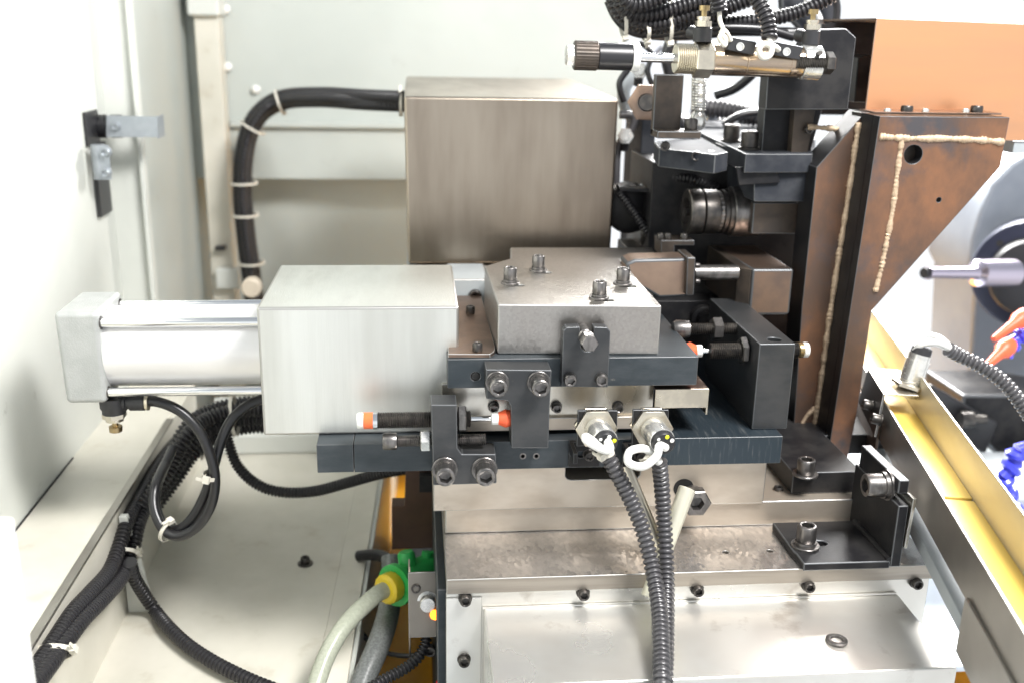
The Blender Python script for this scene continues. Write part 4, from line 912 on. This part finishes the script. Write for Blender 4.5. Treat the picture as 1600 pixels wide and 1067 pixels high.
o = MB().tube(pth([(1172, -20, 96), (1184, 2, 92), (1197, 28, 86), (1202, 52, 82), (1202, 62, 80)]), 6.2, 16, corr=3.8).build('sensor_hose', hosem)
tag(o, 'black corrugated hose arching down to the right reed switch', 'hose')
o = MB().tube(pth([(1202, 60, 80), (1203, 68, 79), (1206, 78, 78), (1202, 88, 78), (1193, 91, 78), (1187, 84, 78), (1187, 75, 78), (1194, 69, 78), (1202, 71, 79), (1210, 74, 84), (1216, 78, 90)]), 2.3, 12, step=1).build('ring_cable', mat('pale_cable_loop', (.62, .60, .54), 0, .35))
tag(o, 'pale cable looped in a ring below the black hose by the right reed switch', 'cable')

# top hose bundle
h = thing('top_hose_bundle', 'thick bundle of black corrugated hoses at the top edge above the small air cylinder', 'hose bundle', P(1040, 20, Y=210))
runs = [([(1330, -30), (1290, 0), (1240, 22), (1180, 33), (1110, 38), (1060, 44), (1000, 40), (968, 20), (955, -10)], 6.6, 230),
        ([(1180, -8), (1120, 20), (1070, 34), (1020, 42), (985, 34), (962, 10), (956, -20)], 6.8, 212),
        ([(1120, -6), (1060, 12), (1020, 22), (990, 22), (970, 6), (964, -20)], 6.6, 196),
        ([(1210, -14), (1150, 8), (1090, 24), (1030, 32), (985, 28), (964, 0)], 6.2, 222),
        ([(1140, 10), (1080, 22), (1040, 36), (1000, 36), (974, 16), (966, -12)], 5.5, 200),
        ([(1050, -12), (1020, 2), (990, 8), (972, -6), (968, -30)], 6.6, 184),
        ([(1260, 52), (1200, 50), (1140, 50), (1080, 56), (1010, 54), (975, 34), (958, 6), (952, -20)], 4.4, 236)]
for pts, r, Y in runs:
    MB().tube(pth([(a, b, Y) for a, b in pts]), r, 14, corr=4.2 if r > 5 else 0).build('hose', hosem if r > 5 else rubber, h)
MB().tube(pth([(a, b, 224) for a, b in ((1240, 58), (1190, 46), (1100, 44), (1030, 54), (990, 50), (965, 30), (950, 0))]), 4.2, 14, step=3).build('hose', rubber, h)
for px, py, a_, b_ in ((972, 22, 9, 16), (1042, 26, 8, 18), (1008, 48, 5, 7)):
    tie(h, P(px, py, Y=212), (1, 0, .15), 16, b_*1.2, up=(0, 0, 1), head=4.4, wd=3)
o = MB().tube(pth([(1118, 150, 300), (1150, 138, 290), (1180, 112, 280), (1190, 90, 270)]), 4.4, 12, step=3).build('black_hose', rubber)
tag(o, 'plain black hose crossing the bright gap under the small air cylinder', 'hose')
o = MB().tube(pth([(1080, 168, 420), (1130, 172, 410), (1190, 185, 400)]), 11, 16, corr=5).build('grey_hose', hosegrey)
tag(o, 'blurred grey corrugated hose behind the coil spring', 'hose')

# angle bracket with spring
t = thing('spring_bracket', 'black steel angle bracket beside the coil spring under the small cylinder', 'bracket', P(1045, 208, Y=150))
xa, xb, za, zb2 = RX(1022, 212, 1066, 117, 150)
MB().box(xa, xb, 150, 158, za, zb2).box(xa, P(1092, 210, Y=140).x, 132, 158, za-1, za+5).build('bracket_plate', blackbrown, t, .8, edge_dk)
bolt(t, P(1079, 206, Y=140), (0, 0, 1), 11, 9, bolt_b, washer=15)
a, b = P(1092, 122, Y=160), P(1091, 172, Y=160)
sp_ = thing('coil_spring', 'bright steel coil spring with an eye bolt hanging below the small cylinder', 'spring', b)
pts = []
for i in range(400):
    u = i/399; an = u*2*math.pi*12; c = a.lerp(b, u); pts.append(c+Vector((5.2*math.cos(an), 5.2*math.sin(an), 0)))
MB().tube(pts, 1.15, 8, step=.8, smooth=False).build('coil', zinc, sp_)
MB().lathe(b, (0, 0, -1), [(0, 0), (0, 3), (4, 6), (10, 7.5), (15, 6), (18, 2), (18, 0)], 24).build('eye_nut', zinc, sp_)
MB().lathe(a+Vector((0, 0, -1)), (0, 0, 1), [(0, 0), (0, 2.2), (22, 2.2), (22, 0)], 16).build('hook_rod', zinc, sp_)

# main dark head with spindle
t = thing('spindle_carrier', 'black blued steel tool head block with three tall bolts on its top', 'tool head', P(1180, 240, Y=170))
zh = P(1200, 240, Y=150).z
pl = XY([(1165, 241), (1270, 241), (1275, 214), (1235, 190), (1110, 190), (1075, 198)], zh)
MB().prism(pl, 'xy', zh-16, zh).build('top_plate', dkb, t, .8, edge_dk)
MB().prism(XZ([(1168, 243), (1268, 243), (1262, 316), (1178, 316), (1178, 262)], 152), 'xz', 152, 250).build('front_block', dkb, t, .8, edge_dk)
MB().prism(XZ([(1150, 262), (1214, 262), (1219, 286), (1155, 290)], 149), 'xz', 149, 151.8).build('recess_plate', black, t, .5)
MB().box(P(1020, 260, Y=230).x, P(1262, 260, Y=230).x, 230, 330, P(1100, 480, Y=230).z, zh-18).build('rear_body', black, t, 1)
for px, py in ((1142, 222), (1170, 234), (1200, 232)): bolt(t, P(px, py, Z=zh), (0, 0, 1), 15, 14, bolt_b, washer=19, wt=2)
# slanted arm
zA = P(1080, 228, Y=190).z
t = thing('slanted_arm', 'grey black steel arm with small bolts running left of the tool head', 'arm', P(1090, 240, Y=190))
MB().prism(XY([(1022, 222), (1092, 213), (1138, 238), (1118, 262-20), (1030, 232)], zA), 'xy', zA-16, zA).build('arm_plate', dkb, t, 1, edge_dk)
MB().prism(XZ([(1092, 243), (1137, 238), (1137, 262), (1117, 268), (1092, 258)], 150), 'xz', 150, 200).build('arm_end', dark, t, 1, edge_dk)
for px, py in ((1088, 243), (1040, 228)): bolt(t, P(px, py, Y=146), (-.3, -1, 0), 8, 10, bolt_b, shank=6, sr=2.5)
MB().lathe(P(1106, 245, Y=148), (1, 0, 0), [(0, 0), (0, 5), (5, 5), (5, 0)], 20).build('arm_nut', bolt_b, t)

yQ = 196; cQ = P(1160, 331, Y=yQ); X = lambda px: P(px, 331, Y=yQ).x
t = thing('spindle', 'dark steel spindle with ribbed collars pointing left under the tool head', 'spindle', cQ)
def seg2(nm, a, b, prof, m, n=48):
    L = X(b)-X(a); MB().lathe((X(a), yQ, cQ.z), (1, 0, 0), prof(L), n).build(nm, m, t)
seg2('nose_ring', 1072, 1094, lambda L: [(6, 0), (6, 12), (0, 13), (0, 19.5), (1, 20.5), (L-1, 20.5), (L, 19.5), (L, 0)], bolt_b)
MB().lathe((X(1072)-1, yQ, cQ.z), (1, 0, 0), [(0, 0), (0, 4.5), (8, 4.5), (8, 0)], 24).build('centre_screw', bolt_b, t)
seg2('front_sleeve', 1096, 1118, R_(20), bolt_b)
seg2('bearing_cage', 1119, 1124, lambda L: [(0, 0), (0, 18.6, 'k'), (L, 18.6, 'k'), (L, 0)], bolt_m, 60)
seg2('collar', 1125, 1139, lambda L: [(0, 0), (0, 20), (L*.3, 20), (L*.35, 18.6), (L*.5, 18.6), (L*.55, 20.5), (L, 20.5), (L, 0)], bolt_b)
seg2('rear_sleeve', 1139, 1182, R_(22.5), bolt_m)
MB().prism(XZ([(1178, 317), (1260, 317), (1256, 366), (1174, 366)], 168), 'xz', 168, 230).build('spindle_housing', blackbrown, t, 1, edge_dk)

t = thing('cross_housing', 'brown grey steel housing behind the pillar with a thick polished rod', 'housing', P(1190, 430, Y=160))
xa, xb, za, zb2 = RX(1173, 492, 1237, 421, 128)
MB().hexa([(xa, 128, za), (xb, 128, za), (xb, 240, za), (xa-8, 240, za), (xa, 128, zb2), (xb, 128, zb2), (xb, 230, zb2+0), (xa-6, 230, zb2)]).build('housing_body', bronze, t, 2, edge_dk)
MB().hexa([(xa-10, 138, za), (xa-.3, 129, za), (xa-.3, 240, za), (xa-10, 240, za), (xa-10, 138, zb2), (xa-.3, 129, zb2), (xa-.3, 240, zb2), (xa-10, 240, zb2)]).build('housing_side', blackbrown, t, 1)
yR = 140; MB().lathe(P(1084, 426, Y=yR), (1, 0, 0), [(0, 0), (0, 6.5), (P(1152, 426, Y=yR).x-P(1084, 426, Y=yR).x, 6.5), (P(1152, 426, Y=yR).x-P(1084, 426, Y=yR).x, 0)], 32).build('polished_rod', bolt_m, t)
MB().box(P(1100, 480, Y=250).x, P(1260, 480, Y=250).x, 242, 330, -320, P(1180, 386, Y=242).z).build('housing_back', black, t, 1)

t = thing('gripper_jaw', 'bronze tinted steel gripper jaw with a rounded nose behind the clamp block', 'jaw', P(1030, 430, Y=165))
MB().prism(XZ([(978, 412), (992, 406), (1072, 404), (1084, 410), (1080, 464), (1030, 466), (985, 440)], 122), 'xz', 122, 150).build('jaw_body', mat('warm_bronze', (.40, .29, .22), .85, .36, (.32, .23, .18), (30, 30, 30)), t, 2.5, edge_dk, seg=3)
MB().prism(XZ([(1074, 403), (1087, 403), (1084, 462), (1072, 462)], 115), 'xz', 115, 149).build('jaw_plate', blackbrown, t, .8, edge_dk)
MB().prism(XZ([(1033, 376), (1085, 376), (1085, 384), (1054, 384), (1054, 400), (1033, 400)], 178), 'xz', 178, 205).build('jaw_clamp', blackbrown, t, .6, edge_dk)
for px in (1032, 1043, 1068): bolt(t, P(px, 374, Y=184), (0, 0, 1), 7, 5, bolt_b)
bolt(t, P(1086, 415, Y=122), (1, 0, 0), 5, 4, bolt_b); bolt(t, P(1086, 440, Y=122), (1, 0, 0), 5, 4, bolt_b)

# dark machinery behind, left of the spindle
t = thing('rear_column', 'grey black machine column rising behind the rear box', 'column', P(1005, 300, Y=330))
MB().box(P(1000, 250, Y=300).x, P(1022, 250, Y=300).x, 300, 380, -330, P(1010, 176, Y=300).z).build('column_body', dkb, t, 2)
MB().prism(XZ([(1018, 262), (1040, 240), (1062, 262), (1066, 330), (1030, 352), (1012, 330)], 290), 'xz', 285, 299).build('ribbed_plate', dkb, t, 2, edge_dk)
MB().prism(XZ([(962, 288), (1075, 294), (1075, 299), (962, 293)], 262), 'xz', 240, 262).build('thin_shelf', black, t)
MB().lathe(P(978, 322, Y=280), (0, -1, 0), [(0, 0), (0, 24), (18, 24), (22, 18), (22, 0)], 36).build('dark_wheel', black, t)
MB().lathe(P(1005, 360, Y=262), (1, -.4, 0), [(0, 0), (0, 15), (5, 18), (10, 18), (12, 13), (18, 13), (18, 0)], 36).build('roller', bolt_b, t)
MB().prism(XZ([(956, 290), (990, 372), (1012, 392), (1100, 392), (1075, 300)], 310), 'xz', 310, 330).build('back_plate', black, t, 1)
MB().box(P(985, 420, Y=232).x, P(1180, 420, Y=232).x, 232, 300, -330, P(1060, 395, Y=232).z).build('lower_body', black, t, 1)
t = thing('ring_fitting', 'brass hex ring fitting with a pale face beside the black angle bracket', 'fitting', P(1010, 158, Y=220))
MB().lathe(P(1012, 160, Y=220), (-.35, -1, 0), [(0, 0), (0, 15, 'h'), (8, 15, 'h'), (9, 13.5), (9, 8), (0, 8)], 36, up=(0, 0, 1)).build('hex_ring', bronze, t)
MB().lathe(P(1012, 160, Y=212.5), (-.35, -1, 0), [(0, 8.5), (0, 11), (1, 10.6), (1, 8.5)], 36).build('pale_face', bolt_m, t)
MB().lathe(P(1012, 160, Y=214), (-.35, -1, 0), [(0, 0), (0, 8), (6, 7), (6, 0)], 24).build('centre_plug', bolt_b, t)
for k, (pts, r, m_, lb) in enumerate((
    ([(985, 80, 330), (990, 110, 330), (975, 140, 330), (982, 175, 330), (1005, 200, 330)], 7, castg, 'blurred grey hose curving behind the angle bracket near the rear box'),
    ([(1030, 70, 340), (1010, 90, 340), (1003, 120, 340)], 6, mat('pale_hose', (.6, .62, .68), .2, .3), 'pale hose below the top hose bundle beside the white collar'),
    ([(968, 180, 300), (990, 182, 300), (985, 205, 300), (966, 230, 300), (962, 290, 300)], 4, hosegrey, 'thin dark ribbed hose beside the right edge of the rear box'),
    ([(1050, 60, 320), (1042, 90, 320), (1048, 120, 320)], 6, rubber, 'short black hose dropping behind the piston rod of the small cylinder'),
    ([(1100, 165, 500), (1180, 185, 500), (1230, 180, 480)], 7, mat('violet_grey_hose', (.30, .30, .42), .2, .3), 'far blurred violet grey hose behind the three tall bolts'))):
    o = MB().tube(pth(pts), r, 14, step=3).build('blurred_hose', m_); tag(o, lb, 'hose')
t = thing('rear_manifold', 'blurred pale valve block with shiny fittings behind the coil spring', 'manifold', P(1130, 190, Y=470))
MB().prism(XZ([(1060, 182), (1200, 188), (1200, 205), (1060, 200)], 480), 'xz', 470, 520).build('manifold_body', hosegrey, t, 3)
for px, py in ((1110, 180), (1160, 186), (1180, 188)): MB().lathe(P(px, py, Y=450), (.2, -1, .3), [(0, 0), (0, 8), (6, 8), (8, 5), (14, 5), (14, 0)], 20).build('manifold_fitting', chrome, t)

# block bank between slide and stop block (dark interior)
t = thing('slide_rear_block', 'black steel block behind the upper slide in the dark gap near the jaw', 'block', P(1080, 500, Y=215))
MB().box(150, P(1160, 480, Y=215).x, 205, 260, zt+.3, P(1080, 470, Y=205).z).build('block_body', black, t, 1)
MB().lathe(P(1098, 497, Y=190), (0, -1, 0), [(0, 0), (0, 13), (8, 13), (9, 11), (9, 9), (18, 9), (18, 0)], 32).build('round_boss', black, t)

# ================================================================== lathe head in the background
t = thing('chuck_housing', 'blurred grey cast machine housing at the right edge behind the black chuck', 'housing', P(1600, 400, Y=520))
hp = XZ([(1520, 372), (1533, 330), (1550, 290), (1582, 256), (1640, 222), (1800, 190), (1800, 980), (1440, 980), (1442, 740), (1514, 600), (1524, 440), (1514, 420)], 580)
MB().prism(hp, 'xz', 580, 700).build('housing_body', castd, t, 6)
cc = P(1610, 425, Y=490); ax = Vector((-.50, -.86, -.02)).normalized()
t = thing('chuck', 'round black lathe chuck with a polished boring bar pointing left', 'chuck', cc)
MB().lathe(cc, ax, [(-60, 0), (-60, 60), (0, 60), (0, 68), (14, 70), (22, 68), (24, 64), (24, 0)], 64).build('chuck_disc', mat('blue_black_steel', (.028, .032, .055), .3, .35, spec=.4), t)
MB().lathe(cc+ax*24.1, ax, [(0, 0), (0, 50), (12, 49), (18, 46), (20, 38), (20, 0)], 56).build('chuck_nose', blackp, t)
MB().lathe(cc+ax*12, ax, [(0, 44.2), (12.6, 45.2), (13.2, 42), (12, 42)], 64).build('bright_ring', zinc, t)
x_, y_, _ = basis(ax)
for k in range(6):
    an = k*math.pi/3+.3; MB().lathe(cc+ax*24.2+x_*(55*math.cos(an))+y_*(55*math.sin(an)), ax, [(0, 0), (0.1, 4.2), (.4, 4.2), (.2, 0)], 16).build('bolt_hole_disc', hole_shade, t)  # thin black discs painted as the shade of bolt openings
tb = P(1582, 427, Y=440); te = P(1448, 427, Y=390); bx = (te-tb).normalized(); L = (te-tb).length
MB().lathe(tb, bx, [(0, 0), (0, 17), (L*.42, 16), (L*.45, 9), (L*.5, 7.5), (L-4, 6.5), (L-3, 8), (L, 8), (L, 0)], 36).build('boring_bar', mat('violet_tinted_steel', (.62, .56, .66), 1, .25), t)
MB().lathe(te, bx, [(0.1, 0), (.5, 6), (5, 6), (5, 0)], 24).build('bar_tip', blackp, t)
# coolant nozzles
def nozzle(a, b, label, Y):
    pa, pb = P(*a, Y=Y), P(*b, Y=Y-20); ax = (pb-pa).normalized(); L = (pb-pa).length
    o = MB().lathe(pa, ax, [(0, 0), (0, 7), (L*.12, 9), (L*.3, 9), (L*.42, 5.5), (L, 3), (L, 0)], 28).build('coolant_nozzle', orange); tag(o, label, 'nozzle')
nozzle((1608, 490), (1552, 530), 'upper orange coolant nozzle at the right edge pointing left', 230)
nozzle((1580, 536), (1536, 576), 'lower orange coolant nozzle just above the corrugated hose', 220)
def segs(pts, Y, label, r=10):
    t = thing('coolant_hose', label, 'coolant hose', P(*pts[0], Y=Y)); pp_ = [P(a, b, Y=Y) for a, b in pts]
    for a, b in zip(pp_, pp_[1:]):
        L = (b-a).length; MB().lathe(a, b-a, [(0, 0), (0, r*.75), (L*.15, r*.7), (L*.45, r*.62), (L*.6, r), (L*.85, r*1.05), (L, r*.8), (L, 0)], 24).build('hose_joint', bluep, t)
segs([(1572, 556), (1583, 534), (1600, 522), (1622, 512)], 232, 'short blue jointed coolant hose between the two orange nozzles', 9)
segs([(1592, 815), (1580, 792), (1572, 766), (1566, 744), (1584, 726), (1590, 704), (1640, 686)], 130, 'lower blue jointed coolant hose at the right edge beside the chute', 10)
t = thing('tool_slide', 'blurred dark tool slide with black blocks behind the chute', 'tool slide', P(1540, 650, Y=330))
MB().prism(XZ([(1498, 612), (1604, 612), (1720, 630), (1720, 690), (1560, 712), (1496, 650)], 340), 'xz', 330, 420).build('slide_block', black, t, 3, edge_dk)
MB().prism(XZ([(1455, 600), (1498, 625), (1560, 660), (1540, 712), (1440, 640)], 320), 'xz', 320, 329).build('slide_arm', blackp, t, 3)
MB().lathe(P(1500, 655, Y=310), (1, 0, 0), [(0, 0), (0, 9), (14, 9), (14, 5), (30, 5), (30, 0)], 24).build('slide_pin', bolt_b, t)
MB().prism(XZ([(1480, 705), (1720, 715), (1720, 790), (1500, 790)], 400), 'xz', 330, 500).build('slide_base', castg, t, 3)
gw = MB().box(452, 760, 180, 300, -520, -440).build('guide_bed', castg, None, 4)
tag(gw, 'grey cast guide bed below the dark tool slide at the right edge', 'guide bed')

dp = MB().prism(XZ([(1218, -60), (1312, -60), (1306, 34), (1262, 58), (1222, 16)], 300), 'xz', 300, 312).build('dark_panel', dkb, None, 2, edge_dk)
tag(dp, 'blurred dark machine panel behind the hose at the top edge left of the copper cover', 'panel')
o = MB().tube(pth([(1244, -20, 285), (1262, 0, 285), (1280, 28, 285), (1284, 60, 285)]), 3, 12, step=3).build('pale_hose', mat('white_hose', (.7, .72, .74), 0, .35))
tag(o, 'thin white hose curving across the dark panel at the top edge', 'hose')
o = MB().tube(pth([(1300, -20, 280), (1308, 10, 280), (1306, 40, 280)]), 3.4, 12, step=3).build('black_hose', rubber)
tag(o, 'short black hose just left of the copper cover at the top edge', 'hose')

for pts, r_, m_, lb in (
    ([(972, 70, 300), (985, 100, 300), (968, 130, 300), (975, 160, 300)], 3.2, rubber, 'black cable hanging behind the rear box corner below the hose bundle'),
    ([(1000, 66, 290), (1018, 84, 290), (1012, 112, 290), (1022, 140, 290)], 2.6, rubber, 'thin black cable bending behind the piston rod of the small cylinder'),
    ([(1060, 128, 260), (1052, 160, 260), (1066, 196, 260), (1090, 204, 260)], 3.4, rubber, 'black cable running between the spring and its angle bracket'),
    ([(1130, 196, 330), (1160, 180, 330), (1196, 176, 330)], 4.0, rubber, 'black cable just above the tall bolts in front of the bright gap'),
    ([(1024, 262, 240), (1048, 276, 235), (1080, 280, 230), (1120, 296, 228)], 5.0, hosem, 'black corrugated hose tucked under the slanted arm'),
    ([(968, 300, 250), (990, 330, 245), (1020, 372, 240), (1050, 384, 238)], 4.5, hosem, 'black corrugated hose dropping behind the clamp block beside the roller')):
    o = MB().tube(pth(pts), r_, 12, corr=3.2 if m_ is hosem else 0).build('cable', m_); tag(o, lb, 'cable')
for px, py, Y, lb in ((1000, 112, 300, 'small nickel fitting under the white collar of the small cylinder'), (978, 214, 290, 'small nickel fitting beside the upper right edge of the rear box'), (1008, 300, 275, 'small nickel fitting on the dark column above the roller')):
    t = thing('pipe_fitting', lb, 'fitting', P(px, py, Y=Y))
    MB().lathe(P(px, py, Y=Y), (-.3, -1, .2), [(0, 0), (0, 7, 'h'), (6, 7, 'h'), (6, 5), (12, 5), (12, 0)], 24).build('fitting_nut', zinc, t)
    MB().lathe(P(px, py, Y=Y)+Vector((0, 2, 0)), (0, .3, -1), [(0, 0), (0, 4.5), (14, 4.5), (14, 0)], 18).build('fitting_body', blackp, t)
